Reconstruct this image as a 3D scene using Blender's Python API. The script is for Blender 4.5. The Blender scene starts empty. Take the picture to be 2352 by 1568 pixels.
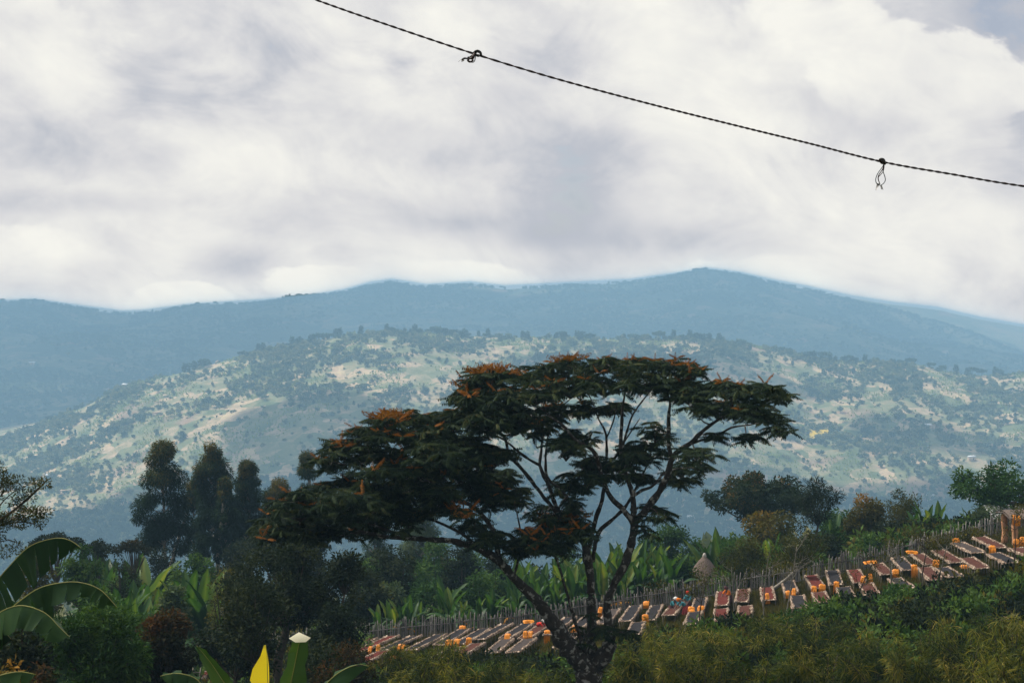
import bpy, math, random
import numpy as np
from mathutils import Vector, Matrix

random.seed(7)
rng = np.random.default_rng(7)
S = bpy.context.scene
COL = S.collection
rad = math.radians

# ------------------------------------------------------------------ camera
PITCH = math.atan((784 - 600) / 3732.0)          # looking slightly down across the valley
cd = bpy.data.cameras.new("camera")
cd.sensor_width = 36.0
cd.lens = 36.0 * 3732 / 2352
cd.clip_start = 0.1
cd.clip_end = 30000
cam = bpy.data.objects.new("camera", cd)
COL.objects.link(cam)
cam.rotation_euler = (rad(90) - PITCH, 0, 0)
S.camera = cam
S.render.resolution_x, S.render.resolution_y = 1024, 682

# ------------------------------------------------------------------ light
SUN_DIR = Vector((-0.50, 0.30, 0.81)).normalized()     # towards the sun
SUN_EL = math.asin(SUN_DIR.z)
SUN_AZ = math.atan2(SUN_DIR.x, SUN_DIR.y)
sl = bpy.data.lights.new("sun", 'SUN')
sl.energy = 5.0
sl.angle = rad(0.5)
sl.color = (1.0, 0.93, 0.82)
so = bpy.data.objects.new("sun", sl)
COL.objects.link(so)
so.rotation_euler = SUN_DIR.to_track_quat('Z', 'Y').to_euler()

S.view_settings.view_transform = 'Standard'
S.view_settings.look = 'None'
S.view_settings.exposure = 0.15
S.view_settings.gamma = 1.0
S.view_settings.use_curve_mapping = False
S.cycles.max_bounces = 3
S.cycles.diffuse_bounces = 2
S.cycles.glossy_bounces = 1
S.cycles.transmission_bounces = 2
S.cycles.transparent_max_bounces = 6
S.cycles.volume_bounces = 0
S.cycles.use_denoising = True
S.cycles.use_adaptive_sampling = True
S.cycles.adaptive_threshold = 0.025


# ---------------------------------------------------------- node helper
class NT:
    def __init__(self, tree):
        self.t = tree
        self.n = tree.nodes
        self.l = tree.links

    def node(self, typ, **kw):
        nd = self.n.new(typ)
        for k, v in kw.items():
            setattr(nd, k, v)
        return nd

    def put(self, sock, val):
        if hasattr(val, 'links') or isinstance(val, bpy.types.NodeSocket):
            self.l.new(val, sock)
        else:
            if isinstance(val, (tuple, list)) and len(val) == 3 and sock.type == 'RGBA':
                val = (*val, 1)
            sock.default_value = val

    def m(self, op, a, b=None, c=None, clamp=False):
        nd = self.node('ShaderNodeMath', operation=op, use_clamp=clamp)
        self.put(nd.inputs[0], a)
        if b is not None:
            self.put(nd.inputs[1], b)
        if c is not None:
            self.put(nd.inputs[2], c)
        return nd.outputs[0]

    def add(self, a, b): return self.m('ADD', a, b)
    def sub(self, a, b): return self.m('SUBTRACT', a, b)
    def mul(self, a, b): return self.m('MULTIPLY', a, b)

    def vm(self, op, a, b=None):
        nd = self.node('ShaderNodeVectorMath', operation=op)
        self.put(nd.inputs[0], a)
        if b is not None:
            self.put(nd.inputs[1], b)
        return nd.outputs[0]

    def noise(self, vec, scale, detail=4.0, rough=0.55, dist=0.0):
        nd = self.node('ShaderNodeTexNoise')
        if vec is not None:
            self.l.new(vec, nd.inputs['Vector'])
        nd.inputs['Scale'].default_value = scale
        nd.inputs['Detail'].default_value = detail
        nd.inputs['Roughness'].default_value = rough
        nd.inputs['Distortion'].default_value = dist
        return nd.outputs['Fac']

    def smooth(self, x, a, b):
        nd = self.node('ShaderNodeMapRange', interpolation_type='SMOOTHSTEP')
        self.put(nd.inputs['Value'], x)
        nd.inputs['From Min'].default_value = a
        nd.inputs['From Max'].default_value = b
        return nd.outputs['Result']

    def ramp(self, fac, stops, interp='LINEAR'):
        nd = self.node('ShaderNodeValToRGB')
        cr = nd.color_ramp
        cr.interpolation = interp
        while len(cr.elements) < len(stops):
            cr.elements.new(0.5)
        for e, (p, c) in zip(cr.elements, stops):
            e.position = p
            e.color = (*c, 1)
        self.put(nd.inputs[0], fac)
        return nd.outputs[0]

    def mix(self, fac, a, b, blend='MIX'):
        nd = self.node('ShaderNodeMix', data_type='RGBA', blend_type=blend)
        self.put(nd.inputs[0], fac)
        self.put(nd.inputs[6], a)
        self.put(nd.inputs[7], b)
        return nd.outputs[2]


# ------------------------------------------------------------------ sky
W_ = bpy.data.worlds.new("World")
S.world = W_
W_.cycles.sampling_method = 'NONE'        # an even, cloudy sky: plain sampling is enough
W_.use_nodes = True
W_.node_tree.nodes.clear()
k = NT(W_.node_tree)
sky = k.node('ShaderNodeTexSky', sky_type='NISHITA')
sky.sun_disc = False
sky.sun_elevation = SUN_EL
sky.sun_rotation = SUN_AZ
sky.altitude = 1800
sky.dust_density = 2.0
skyc = k.mix(1.0, sky.outputs[0], (0.10, 0.10, 0.10), 'MULTIPLY')
geo = k.node('ShaderNodeNewGeometry')
dirv = k.vm('SCALE', geo.outputs['Incoming'])
dirv.node.inputs['Scale'].default_value = -1.0
sep = k.node('ShaderNodeSeparateXYZ')
k.l.new(dirv, sep.inputs[0])
az = k.m('ARCTAN2', sep.outputs[0], sep.outputs[1])
el = k.m('ARCSINE', sep.outputs[2])
# broad turbulent cloud deck in (azimuth, elevation), stretched sideways
cx = k.node('ShaderNodeCombineXYZ')
k.put(cx.inputs[0], k.mul(az, 1.0))
k.put(cx.inputs[1], k.add(k.mul(el, 1.45), k.mul(az, 0.18)))
cx.inputs[2].default_value = 3.7
cvec = cx.outputs[0]
n1 = k.noise(cvec, 4.2, 5, 0.52, 0.35)
n2 = k.noise(cvec, 11.0, 8, 0.60, 0.6)
n3 = k.noise(k.vm('ADD', cvec, (5.2, 1.3, 0.0)), 30.0, 4, 0.6, 0.2)
vw = k.node('ShaderNodeTexVoronoi', feature='SMOOTH_F1')
k.l.new(k.vm('ADD', cvec, k.vm('SCALE', k.node('ShaderNodeTexNoise').outputs['Color'])), vw.inputs['Vector'])
_sc = vw.inputs['Vector'].links[0].from_node.inputs[1].links[0].from_node
_sc.inputs['Scale'].default_value = 0.05
_nz = _sc.inputs[0].links[0].from_node
k.l.new(cvec, _nz.inputs['Vector'])
_nz.inputs['Scale'].default_value = 22.0
_nz.inputs['Detail'].default_value = 3.0
vw.inputs['Scale'].default_value = 17.0
vw.inputs['Smoothness'].default_value = 0.35
puff = k.sub(0.42, vw.outputs['Distance'])          # cauliflower billows
warp = k.add(k.add(k.mul(k.sub(n2, 0.5), 1.3), k.mul(k.sub(n3, 0.5), 0.6)), k.mul(puff, 0.9))


def blob(u, v, ru, rv, soft, w=1.0):
    """a billow of cloud centred at a compass bearing and elevation, edge torn by noise"""
    a0, e0 = (u - 1176) / 3732, (600 - v) / 3732
    dx = k.m('DIVIDE', k.sub(az, a0), ru / 3732)
    dy = k.m('DIVIDE', k.sub(el, e0), rv / 3732)
    d = k.m('SQRT', k.add(k.mul(dx, dx), k.mul(dy, dy)))
    f = k.add(k.sub(1.0, d), k.mul(warp, 0.75))
    return k.mul(k.smooth(f, 0.0, soft), w)


lum = k.add(0.60, k.mul(k.sub(n1, 0.5), 1.5))
lum = k.add(lum, k.mul(k.sub(n2, 0.5), 1.25))
lum = k.add(lum, k.mul(k.sub(n3, 0.5), 0.4))
lum = k.add(lum, k.mul(puff, 0.25))
for b in [  # broad lighter (+) and greyer (-) parts of the deck
    (120, 150, 330, 230, 0.8, 0.18), (620, 160, 420, 150, 0.9, 0.16), (650, 380, 420, 80, 0.9, 0.12), (1150, 60, 420, 120, 0.9, 0.12), (1650, 300, 330, 120, 0.9, 0.10),
    (2300, 60, 210, 170, 0.6, -0.26), (1050, 510, 640, 90, 1.2, -0.42), (160, 470, 380, 44, 1.0, -0.28), (1500, 555, 520, 60, 0.9, -0.22),
    (560, 600, 160, 60, 0.7, -0.18), (330, 250, 240, 110, 1.0, -0.10), (1400, 330, 500, 70, 1.0, -0.08), (2200, 420, 260, 90, 0.9, -0.12),
]:
    lum = k.add(lum, blob(*b))


def cumulus(under, u, v, ru, rv, top, base, edge=0.16, opac=1.0):
    """a heap of cloud in front of the deck: crisp torn rim above, fading out below, lit from the upper left"""
    a0, e0 = (u - 1176) / 3732, (600 - v) / 3732
    dx = k.m('DIVIDE', k.sub(az, a0), ru / 3732)
    dy = k.m('DIVIDE', k.sub(el, e0), rv / 3732)
    d = k.m('SQRT', k.add(k.mul(dx, dx), k.mul(dy, dy)))
    f = k.add(k.sub(1.0, d), k.mul(warp, 0.62))
    mask = k.mul(k.smooth(f, 0.0, edge), k.smooth(dy, -0.95, 0.15))
    shade = k.add(k.mul(k.smooth(k.add(dy, k.mul(dx, -0.25)), -0.6, 0.8), top - base), base)
    shade = k.add(shade, k.add(k.mul(puff, 0.5), k.add(k.mul(k.sub(n3, 0.5), 0.5), k.mul(k.sub(n2, 0.5), 0.9))))
    mm = k.mul(mask, opac)
    return k.add(k.mul(under, k.sub(1.0, mm)), k.mul(shade, mm))


for c_ in [(1800, 190, 330, 200, 0.90, 0.66, 0.22, 0.85), (2080, 240, 260, 190, 0.92, 0.64, 0.12, 0.95), (1900, 110, 170, 110, 0.96, 0.74, 0.14, 0.8),
           (50, 160, 190, 210, 0.92, 0.66, 0.2, 0.8), (1130, 250, 330, 130, 0.82, 0.58, 0.4, 0.6), (760, 220, 240, 110, 0.84, 0.6, 0.4, 0.5),
           (1850, 640, 300, 60, 0.86, 0.7, 0.25, 0.7), (90, 610, 300, 100, 0.88, 0.64, 0.22, 0.8), (930, 660, 380, 74, 0.98, 0.80, 0.16, 0.95), (425, 700, 130, 62, 0.95, 0.78, 0.14, 0.9)]:
    lum = cumulus(lum, *c_)
lum = k.m('MINIMUM', k.m('MAXIMUM', lum, 0.0), 1.0)
ccol = k.ramp(lum, [(0.0, (0.39, 0.42, 0.49)), (0.25, (0.48, 0.50, 0.55)), (0.5, (0.63, 0.63, 0.645)),
                    (0.72, (0.74, 0.735, 0.715)), (1.0, (0.84, 0.83, 0.775))])
cover = k.smooth(k.add(lum, k.mul(k.sub(n2, 0.5), 0.6)), -0.25, 0.18)
# below the horizon the world is only ever seen past the edge of the land
final = k.mix(k.m('MAXIMUM', cover, 0.82), skyc, ccol)
bg = k.node('ShaderNodeBackground')
k.put(bg.inputs[0], final)
bg.inputs[1].default_value = 1.0
wo = k.node('ShaderNodeOutputWorld')
k.l.new(bg.outputs[0], wo.inputs[0])

# ------------------------------------------------------------------ projection helpers
cp, sp = math.cos(PITCH), math.sin(PITCH)


def P(u, v, Y):
    """point at distance Y seen at picture position (u, v) on the 2352-wide photo"""
    a, b = (u - 1176) / 3732, (784 - v) / 3732
    d = (a, cp + b * sp, -sp + b * cp)
    return Vector((d[0] / d[1] * Y, Y, d[2] / d[1] * Y))


def Fpx(Y):            # metres per photo pixel (2352 wide) at distance Y
    return Y / 3732.0


def U_of(X, Y):
    return 1176 + 3732 * X / Y


# ------------------------------------------------------------------ terrain height
def sstep(a, b, x):
    t = np.clip((x - a) / (b - a), 0, 1)
    return t * t * (3 - 2 * t)


def vnoise(x, y, seed=0):
    """cheap smooth value noise, vectorised"""
    xi, yi = np.floor(x).astype(np.int64), np.floor(y).astype(np.int64)
    xf, yf = x - xi, y - yi
    def h(a, b):
        n = (a * 374761393 + b * 668265263 + seed * 974634777) & 0x7fffffff
        n = (n ^ (n >> 13)) * 1274126177 & 0x7fffffff
        return ((n ^ (n >> 16)) & 0xffff) / 65535.0
    ux, uy = xf * xf * (3 - 2 * xf), yf * yf * (3 - 2 * yf)
    return (h(xi, yi) * (1 - ux) + h(xi + 1, yi) * ux) * (1 - uy) + (h(xi, yi + 1) * (1 - ux) + h(xi + 1, yi + 1) * ux) * uy


def fbm(x, y, oct=4, seed=0):
    s, a, t = 0, 1.0, 0
    for i in range(oct):
        s = s + a * vnoise(x * 2 ** i + 17.3 * i, y * 2 ** i + 5.1 * i, seed + i)
        t += a
        a *= 0.5
    return s / t


def bedplane(X, Y):
    Xc = np.clip(X, -60, 60)
    z = -13.75 + 0.164 * Xc - 0.024 * (Y - 127) - 0.1198 * Y
    z = z + np.where(Xc > 16, 0.0032 * (np.minimum(Xc, 40) - 16) ** 2, 0)
    z = z + np.where(Xc < 2, 0.07 * (2 - Xc), 0)
    return z


def ground(X, Y):
    X, Y = np.asarray(X, float), np.asarray(Y, float)
    zn = -1.7 - 0.29 * np.maximum(Y, -5) + 0.02 * X
    zb = bedplane(X, np.minimum(Y, 205.0))
    w = sstep(42, 86, Y)
    z = zn * (1 - w) + zb * w
    z = z - 0.15 * np.clip(Y - 124, 0, 81)
    z = z - 0.205 * np.maximum(Y - 205, 0) 
    z = np.maximum(z, -482)
    amp = np.where((Y > 92) & (Y < 124), 0.0, 1.0)
    return z + amp * (fbm(X / 9, Y / 9, 3, 5) - 0.5) * 0.8


def gz(x, y):
    return float(ground(np.array([x]), np.array([y]))[0])


CREST_U = np.array([-900, -500, -200, 0, 100, 200, 270, 390, 480, 600, 700, 800, 900, 1050, 1150, 1300, 1440, 1570, 1700, 1800, 1870, 2000, 2100, 2200, 2300, 2352, 2600, 3200])
CREST_V = np.array([1180, 1120, 1070, 1010, 972, 930, 890, 862, 838, 806, 788, 768, 762, 770, 774, 776, 780, 778, 790, 806, 826, 832, 836, 858, 864, 858, 840, 850])
FAR_U = np.array([-1500, -700, 0, 80, 150, 280, 330, 440, 600, 700, 790, 850, 900, 980, 1080, 1160, 1300, 1450, 1550, 1620, 1700, 1780, 1850, 1950, 2050, 2150, 2250, 2352, 2700, 3600])
FAR_V = np.array([680, 700, 695, 692, 702, 719, 717, 703, 693, 685, 670, 653, 646, 658, 652, 661, 654, 646, 632, 620, 630, 648, 661, 686, 708, 734, 768, 812, 880, 930])
BACK_U = np.array([-1500, 0, 1200, 1850, 1950, 2050, 2150, 2250, 2352, 2700, 3600])
BACK_V = np.array([760, 735, 720, 668, 680, 696, 707, 730, 748, 770, 760])


def z_at(v, Y):
    b = (784 - v) / 3732
    return (-sp + b * cp) / (cp + b * sp) * Y


KL = 2.0                       # the valley is wide: the slopes opposite lie 2 to 8 km away
YF, YC = 1150.0, 1760.0


def hill(X, Y):
    Xm, Ym = np.asarray(X, float), np.asarray(Y, float)
    X, Y = Xm / KL, Ym / KL
    u = U_of(X, Y)
    n = fbm(X / 260, Y / 260, 4, 31)
    v = np.interp(u, CREST_U, CREST_V)
    zc = z_at(v, YC)
    z0 = -236.0
    s = (Y - YF) / (YC - YF)
    f = np.where(s < 1, np.sin(np.clip(s, 0, 1) * 1.25) / math.sin(1.25), 1 - 0.9 * (s - 1))
    z = z0 + (zc - z0) * f
    spur = (fbm(X / 120 + 0.5 * Y / 260, Y / 420, 3, 77) - 0.5) * 26 + (n - 0.5) * 22 + (fbm(Xm / 45, Ym / 45, 3, 3) - 0.5) * 5
    win = sstep(0.0, 0.18, s) * (1 - sstep(0.84, 1.0, s))
    return KL * (z + spur * win)


YF2, YC2 = 1950.0, 3800.0


def far(X, Y):
    X, Y = np.asarray(X, float) / KL, np.asarray(Y, float) / KL
    u = U_of(X, Y)
    v = np.interp(u, FAR_U, FAR_V) + 3
    zc = z_at(v, YC2)
    zb = np.interp(Y, [1950, 2300, 2700], [-236, -222, -190])
    s = np.clip((Y - 2700) / (YC2 - 2700), 0, None)
    f = np.where(s < 1, s ** 1.05, 1 - 1.2 * (s - 1))
    z = zb + (zc - zb) * f
    win = (sstep(2000, 2500, Y)) * (1 - sstep(0.86, 1.0, s))
    rel = (fbm(X / 420 + 3, Y / 600, 4, 13) - 0.5) * 125 + (fbm(X / 130, Y / 130, 3, 9) - 0.5) * 16
    return KL * (z + rel * win * np.where(Y > 2700, 1, 0.5))


def back(X, Y):
    X, Y = np.asarray(X, float) / KL, np.asarray(Y, float) / KL
    u = U_of(X, Y)
    v = np.interp(u, BACK_U, BACK_V) + 3
    zc = z_at(v, 4250.0)
    s = (Y - 3900) / 350
    z = -230 + (zc + 230) * np.where(s < 1, np.clip(s, 0, 1), 1 - (s - 1))
    return KL * (z + (fbm(X / 300, Y / 300, 4, 55) - 0.5) * 50 * (1 - sstep(0.8, 1, s)))


# ------------------------------------------------------------------ object helpers
def tag(o, label=None, cat=None, group=None, kind=None):
    if label: o['label'] = label
    if cat: o['category'] = cat
    if group: o['group'] = group
    if kind: o['kind'] = kind
    return o


def link(name, data, parent=None, loc=None, rot=None, scale=None):
    o = bpy.data.objects.new(name, data)
    COL.objects.link(o)
    if parent is not None:
        o.parent = parent
    if loc is not None: o.location = loc
    if rot is not None: o.rotation_euler = rot
    if scale is not None: o.scale = scale if hasattr(scale, '__len__') else (scale,) * 3
    return o


def empty(name, loc, label, cat, group=None, rz=0.0):
    o = link(name, None, None, loc, (0, 0, rz))
    o.empty_display_size = 0.2
    return tag(o, label, cat, group)


def npmesh(name, V, faces, mat, smooth=False, tint=None, mats=None, midx=None):
    """faces: list of int arrays (n,3) or (n,4)"""
    me = bpy.data.meshes.new(name)
    V = np.ascontiguousarray(V, dtype=np.float32)
    faces = [np.asarray(f, dtype=np.int32) for f in faces if len(f)]
    me.vertices.add(len(V))
    me.vertices.foreach_set('co', V.ravel())
    nl = sum(f.size for f in faces)
    npoly = sum(len(f) for f in faces)
    me.loops.add(nl)
    me.loops.foreach_set('vertex_index', np.concatenate([f.ravel() for f in faces]))
    me.polygons.add(npoly)
    tot = np.concatenate([np.full(len(f), f.shape[1], np.int32) for f in faces])
    st = np.concatenate([[0], np.cumsum(tot)[:-1]]).astype(np.int32)
    me.polygons.foreach_set('loop_start', st)
    if smooth:
        me.polygons.foreach_set('use_smooth', np.ones(npoly, bool))
    if midx is not None:
        me.polygons.foreach_set('material_index', np.asarray(midx, np.int32))
    if tint is not None:
        at = me.attributes.new('tint', 'FLOAT', 'POINT')
        at.data.foreach_set('value', np.asarray(tint, np.float32))
    me.update(calc_edges=True)
    for m in (mats or [mat]):
        me.materials.append(m)
    return me


class MB:
    """collects tubes, strips, boxes into one mesh"""
    def __init__(self):
        self.V, self.Q, self.T, self.n, self.tint = [], [], [], 0, []

    def raw(self, V, Q=None, T=None, tint=0.5):
        V = np.asarray(V, float)
        self.V.append(V)
        if Q is not None and len(Q): self.Q.append(np.asarray(Q, int) + self.n)
        if T is not None and len(T): self.T.append(np.asarray(T, int) + self.n)
        self.tint.append(np.full(len(V), tint))
        self.n += len(V)

    def tube(self, pts, rs, sides=6, tint=0.5, cap=True):
        pts = np.asarray([tuple(p) for p in pts], float)
        n = len(pts)
        rs = np.broadcast_to(np.asarray(rs, float), (n,))
        t = np.gradient(pts, axis=0)
        t /= np.linalg.norm(t, axis=1)[:, None] + 1e-9
        ref = np.array([0.0, 0.0, 1.0]) if abs(t[0][2]) < 0.9 else np.array([1.0, 0, 0])
        a = np.cross(t, ref)
        a /= np.linalg.norm(a, axis=1)[:, None] + 1e-9
        b = np.cross(t, a)
        th = np.linspace(0, 2 * math.pi, sides, endpoint=False)
        V = pts[:, None, :] + rs[:, None, None] * (np.cos(th)[None, :, None] * a[:, None, :] + np.sin(th)[None, :, None] * b[:, None, :])
        idx = np.arange(n * sides).reshape(n, sides)
        Q = np.stack([idx[:-1], np.roll(idx[:-1], -1, 1), np.roll(idx[1:], -1, 1), idx[1:]], -1).reshape(-1, 4)
        V = V.reshape(-1, 3)
        T = None
        if cap:
            V = np.vstack([V, pts[:1], pts[-1:]])
            c0, c1 = n * sides, n * sides + 1
            T = [(c0, (i + 1) % sides, i) for i in range(sides)] + [(c1, idx[-1][i], idx[-1][(i + 1) % sides]) for i in range(sides)]
        self.raw(V, Q, T, tint)

    def box(self, c, s, M=None, tint=0.5):
        c, s = np.asarray(c, float), np.asarray(s, float) / 2
        V = np.array([[x, y, z] for z in (-1, 1) for y in (-1, 1) for x in (-1, 1)], float) * s
        if M is not None:
            V = V @ np.asarray(M).T
        self.raw(V + c, [(0, 2, 3, 1), (4, 5, 7, 6), (0, 1, 5, 4), (2, 6, 7, 3), (0, 4, 6, 2), (1, 3, 7, 5)], tint=tint)

    def mesh(self, name, mat, smooth=False, mats=None):
        f = []
        if self.Q: f.append(np.vstack(self.Q))
        if self.T: f.append(np.vstack(self.T))
        return npmesh(name, np.vstack(self.V), f, mat, smooth, np.concatenate(self.tint), mats)


# ------------------------------------------------------------------ materials
MATS = {}


def material(name, build):
    if name in MATS:
        return MATS[name]
    m = bpy.data.materials.new(name)
    m.use_nodes = True
    m.node_tree.nodes.clear()
    kk = NT(m.node_tree)
    out = kk.node('ShaderNodeOutputMaterial')
    sh = build(kk)
    kk.l.new(sh, out.inputs[0])
    MATS[name] = m
    return m


def princ(kk, col, rough=0.7, spec=0.3, normal=None, metallic=0.0):
    p = kk.node('ShaderNodeBsdfPrincipled')
    kk.put(p.inputs['Base Color'], col)
    kk.put(p.inputs['Roughness'], rough)
    p.inputs['Specular IOR Level'].default_value = spec
    p.inputs['Metallic'].default_value = metallic
    if normal is not None:
        kk.l.new(normal, p.inputs['Normal'])
    return p.outputs[0]


def bump(kk, h, strength=0.5, dist=0.05):
    b = kk.node('ShaderNodeBump')
    b.inputs['Strength'].default_value = strength
    b.inputs['Distance'].default_value = dist
    kk.l.new(h, b.inputs['Height'])
    return b.outputs[0]


def attr(kk, name):
    a = kk.node('ShaderNodeAttribute')
    a.attribute_name = name
    return a.outputs['Fac']


def leaf_mat(name, stops, trans=0.30, rough=0.7, spec=0.06, objvar=0.0):
    def build(kk):
        f = attr(kk, 'tint')
        if objvar:
            oi = kk.node('ShaderNodeObjectInfo')
            f = kk.add(f, kk.mul(kk.sub(oi.outputs['Random'], 0.5), objvar))
        c = kk.ramp(f, stops)
        a = princ(kk, c, rough, spec)
        t = kk.node('ShaderNodeBsdfTranslucent')
        kk.put(t.inputs[0], kk.mix(1.0, c, (1.25, 1.2, 0.5), 'MULTIPLY'))
        mx = kk.node('ShaderNodeMixShader')
        mx.inputs[0].default_value = trans
        kk.l.new(a, mx.inputs[1])
        kk.l.new(t.outputs[0], mx.inputs[2])
        return mx.outputs[0]
    return material(name, build)


def coords(kk, kind='Object'):
    return kk.node('ShaderNodeTexCoord').outputs[kind]


def plain(name, col, rough=0.7, spec=0.3, var=0.25, scale=6.0, metallic=0.0, bumpk=0.0):
    def build(kk):
        n = kk.noise(coords(kk), scale, 5, 0.6)
        c = kk.ramp(n, [(0.3, tuple(x * (1 - var) for x in col)), (0.7, tuple(min(1, x * (1 + var)) for x in col))])
        nm = bump(kk, n, bumpk, 0.05) if bumpk else None
        return princ(kk, c, rough, spec, nm, metallic)
    return material(name, build)


def bark_mat(name, dark, light, lichen=None, scale=6.0, lich_scale=3.0, lo=0.52, hi=0.6):
    def build(kk):
        v = coords(kk)
        n = kk.noise(v, scale, 6, 0.65)
        n2 = kk.noise(v, scale * 4, 4, 0.6)
        c = kk.ramp(n, [(0.3, dark), (0.7, light)])
        if lichen:
            l = kk.noise(v, lich_scale, 5, 0.6, 0.4)
            c = kk.mix(kk.smooth(l, lo, hi), c, lichen)
        return princ(kk, c, 0.9, 0.15, bump(kk, n2, 0.6, 0.04))
    return material(name, build)


BARK_MAIN = bark_mat('bark_lichen', (0.016, 0.014, 0.012), (0.05, 0.044, 0.038), (0.26, 0.26, 0.235), 5.0, 4.5, 0.53, 0.66)
BARK = bark_mat('bark_brown', (0.025, 0.02, 0.015), (0.08, 0.062, 0.045))
BARK_PALE = bark_mat('bark_pale', (0.10, 0.09, 0.075), (0.26, 0.24, 0.20))

# =================================================================== LAND
def grid_land(name, fn, us, Ys, mat):
    """sheet of land over a fan of bearings and distances"""
    Yg, Ug = np.meshgrid(Ys, us, indexing='ij')
    Xg = (Ug - 1176) / 3732 * Yg
    Zg = fn(Xg, Yg)
    V = np.stack([Xg, Yg, Zg], -1).reshape(-1, 3)
    ny, nu = Yg.shape
    idx = np.arange(ny * nu).reshape(ny, nu)
    Q = np.stack([idx[:-1, :-1], idx[:-1, 1:], idx[1:, 1:], idx[1:, :-1]], -1).reshape(-1, 4)
    o = link(name, npmesh(name, V, [Q], mat, True))
    return tag(o, kind='structure')


def m_ground(kk):
    v = coords(kk)
    a = kk.noise(v, 0.35, 6, 0.6)
    b = kk.noise(v, 3.0, 5, 0.65)
    c = kk.ramp(a, [(0.35, (0.035, 0.045, 0.014)), (0.5, (0.06, 0.065, 0.022)), (0.62, (0.10, 0.062, 0.032))])
    c = kk.mix(kk.mul(b, 0.5), c, (0.05, 0.042, 0.02))
    return princ(kk, c, 0.95, 0.1, bump(kk, b, 0.7, 0.1))


def fields(name, cell, stops, fade):
    def build(kk):
        v = coords(kk)
        w = kk.noise(v, 0.008, 4, 0.55)
        vv = kk.vm('ADD', v, kk.vm('SCALE', kk.node('ShaderNodeTexNoise').outputs['Color']))
        sc = vv.node.inputs[1].links[0].from_node
        sc.inputs['Scale'].default_value = 60.0
        nz = sc.inputs[0].links[0].from_node
        kk.l.new(v, nz.inputs['Vector'])
        nz.inputs['Scale'].default_value = 0.012
        nz.inputs['Detail'].default_value = 4
        vo = kk.node('ShaderNodeTexVoronoi', feature='F1')
        kk.l.new(vv, vo.inputs['Vector'])
        vo.inputs['Scale'].default_value = 1.0 / cell
        s = kk.node('ShaderNodeSeparateXYZ')
        kk.l.new(vo.outputs['Color'], s.inputs[0])
        n = kk.noise(v, 0.022, 6, 0.7)
        fine = kk.noise(v, 0.16, 4, 0.7)
        f = kk.add(kk.mul(s.outputs[0], 0.46), kk.mul(kk.sub(n, 0.28), 0.95))
        c = kk.ramp(f, stops)
        c = kk.mix(kk.smooth(fine, 0.52, 0.66), c, fade)
        # bare rocky slope here and there
        c = kk.mix(kk.mul(kk.smooth(w, 0.60, 0.68), 0.7), c, (0.30, 0.19, 0.14))
        return princ(kk, c, 0.95, 0.1)
    return material(name, build)


M_GROUND = material('ground_soil', m_ground)
M_HILL = fields('hill_fields', 34.0, [(0.18, (0.10, 0.13, 0.055)), (0.36, (0.19, 0.20, 0.10)), (0.50, (0.30, 0.26, 0.15)),
                                      (0.64, (0.50, 0.36, 0.24)), (0.80, (0.58, 0.46, 0.25)), (0.95, (0.38, 0.38, 0.19))], (0.17, 0.17, 0.10))
M_FAR = fields('ridge_forest', 110.0, [(0.2, (0.03, 0.045, 0.022)), (0.42, (0.06, 0.075, 0.035)), (0.6, (0.14, 0.13, 0.07)), (0.85, (0.34, 0.27, 0.17))], (0.035, 0.05, 0.025))
M_BACK = fields('back_fields', 90.0, [(0.2, (0.10, 0.12, 0.06)), (0.5, (0.20, 0.18, 0.10)), (0.8, (0.36, 0.28, 0.18))], (0.10, 0.11, 0.06))

ys = np.concatenate([np.arange(-60, 20, 4), np.arange(20, 230, 2.0), np.arange(230, 700, 10), np.arange(700, 1320, 20), np.arange(1320, 2700, 60)])
Yg, Ug = np.meshgrid(ys, np.linspace(-1, 1, 161), indexing='ij')
Xg = Ug * (70 + np.abs(Yg) * 0.75)
V = np.stack([Xg, Yg, ground(Xg, Yg)], -1).reshape(-1, 3)
idx = np.arange(Yg.size).reshape(Yg.shape)
Q = np.stack([idx[:-1, :-1], idx[:-1, 1:], idx[1:, 1:], idx[1:, :-1]], -1).reshape(-1, 4)
tag(link('ground', npmesh('ground', V, [Q], M_GROUND, True)), kind='structure')
grid_land('hillside', hill, np.linspace(-900, 3200, 320), np.linspace(1120 * KL, 2080 * KL, 240), M_HILL)
grid_land('mountain_ridge', far, np.linspace(-1500, 3600, 300), np.linspace(1900 * KL, 4400 * KL, 220), M_FAR)
grid_land('distant_ridge', back, np.linspace(-1500, 3600, 160), np.linspace(3890 * KL, 4560 * KL, 60), M_BACK)

# ------------------------------------------------------------------ air
def m_haze(kk):
    p = kk.node('ShaderNodeVolumePrincipled')
    p.inputs['Color'].default_value = (0.40, 0.70, 0.97, 1)
    p.inputs['Density'].default_value = 0.00042 / KL
    p.inputs['Anisotropy'].default_value = 0.0
    return p.outputs[0]


hm = bpy.data.materials.new('haze')
hm.use_nodes = True
hm.node_tree.nodes.clear()
kk = NT(hm.node_tree)
o_ = kk.node('ShaderNodeOutputMaterial')
kk.l.new(m_haze(kk), o_.inputs['Volume'])
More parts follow.
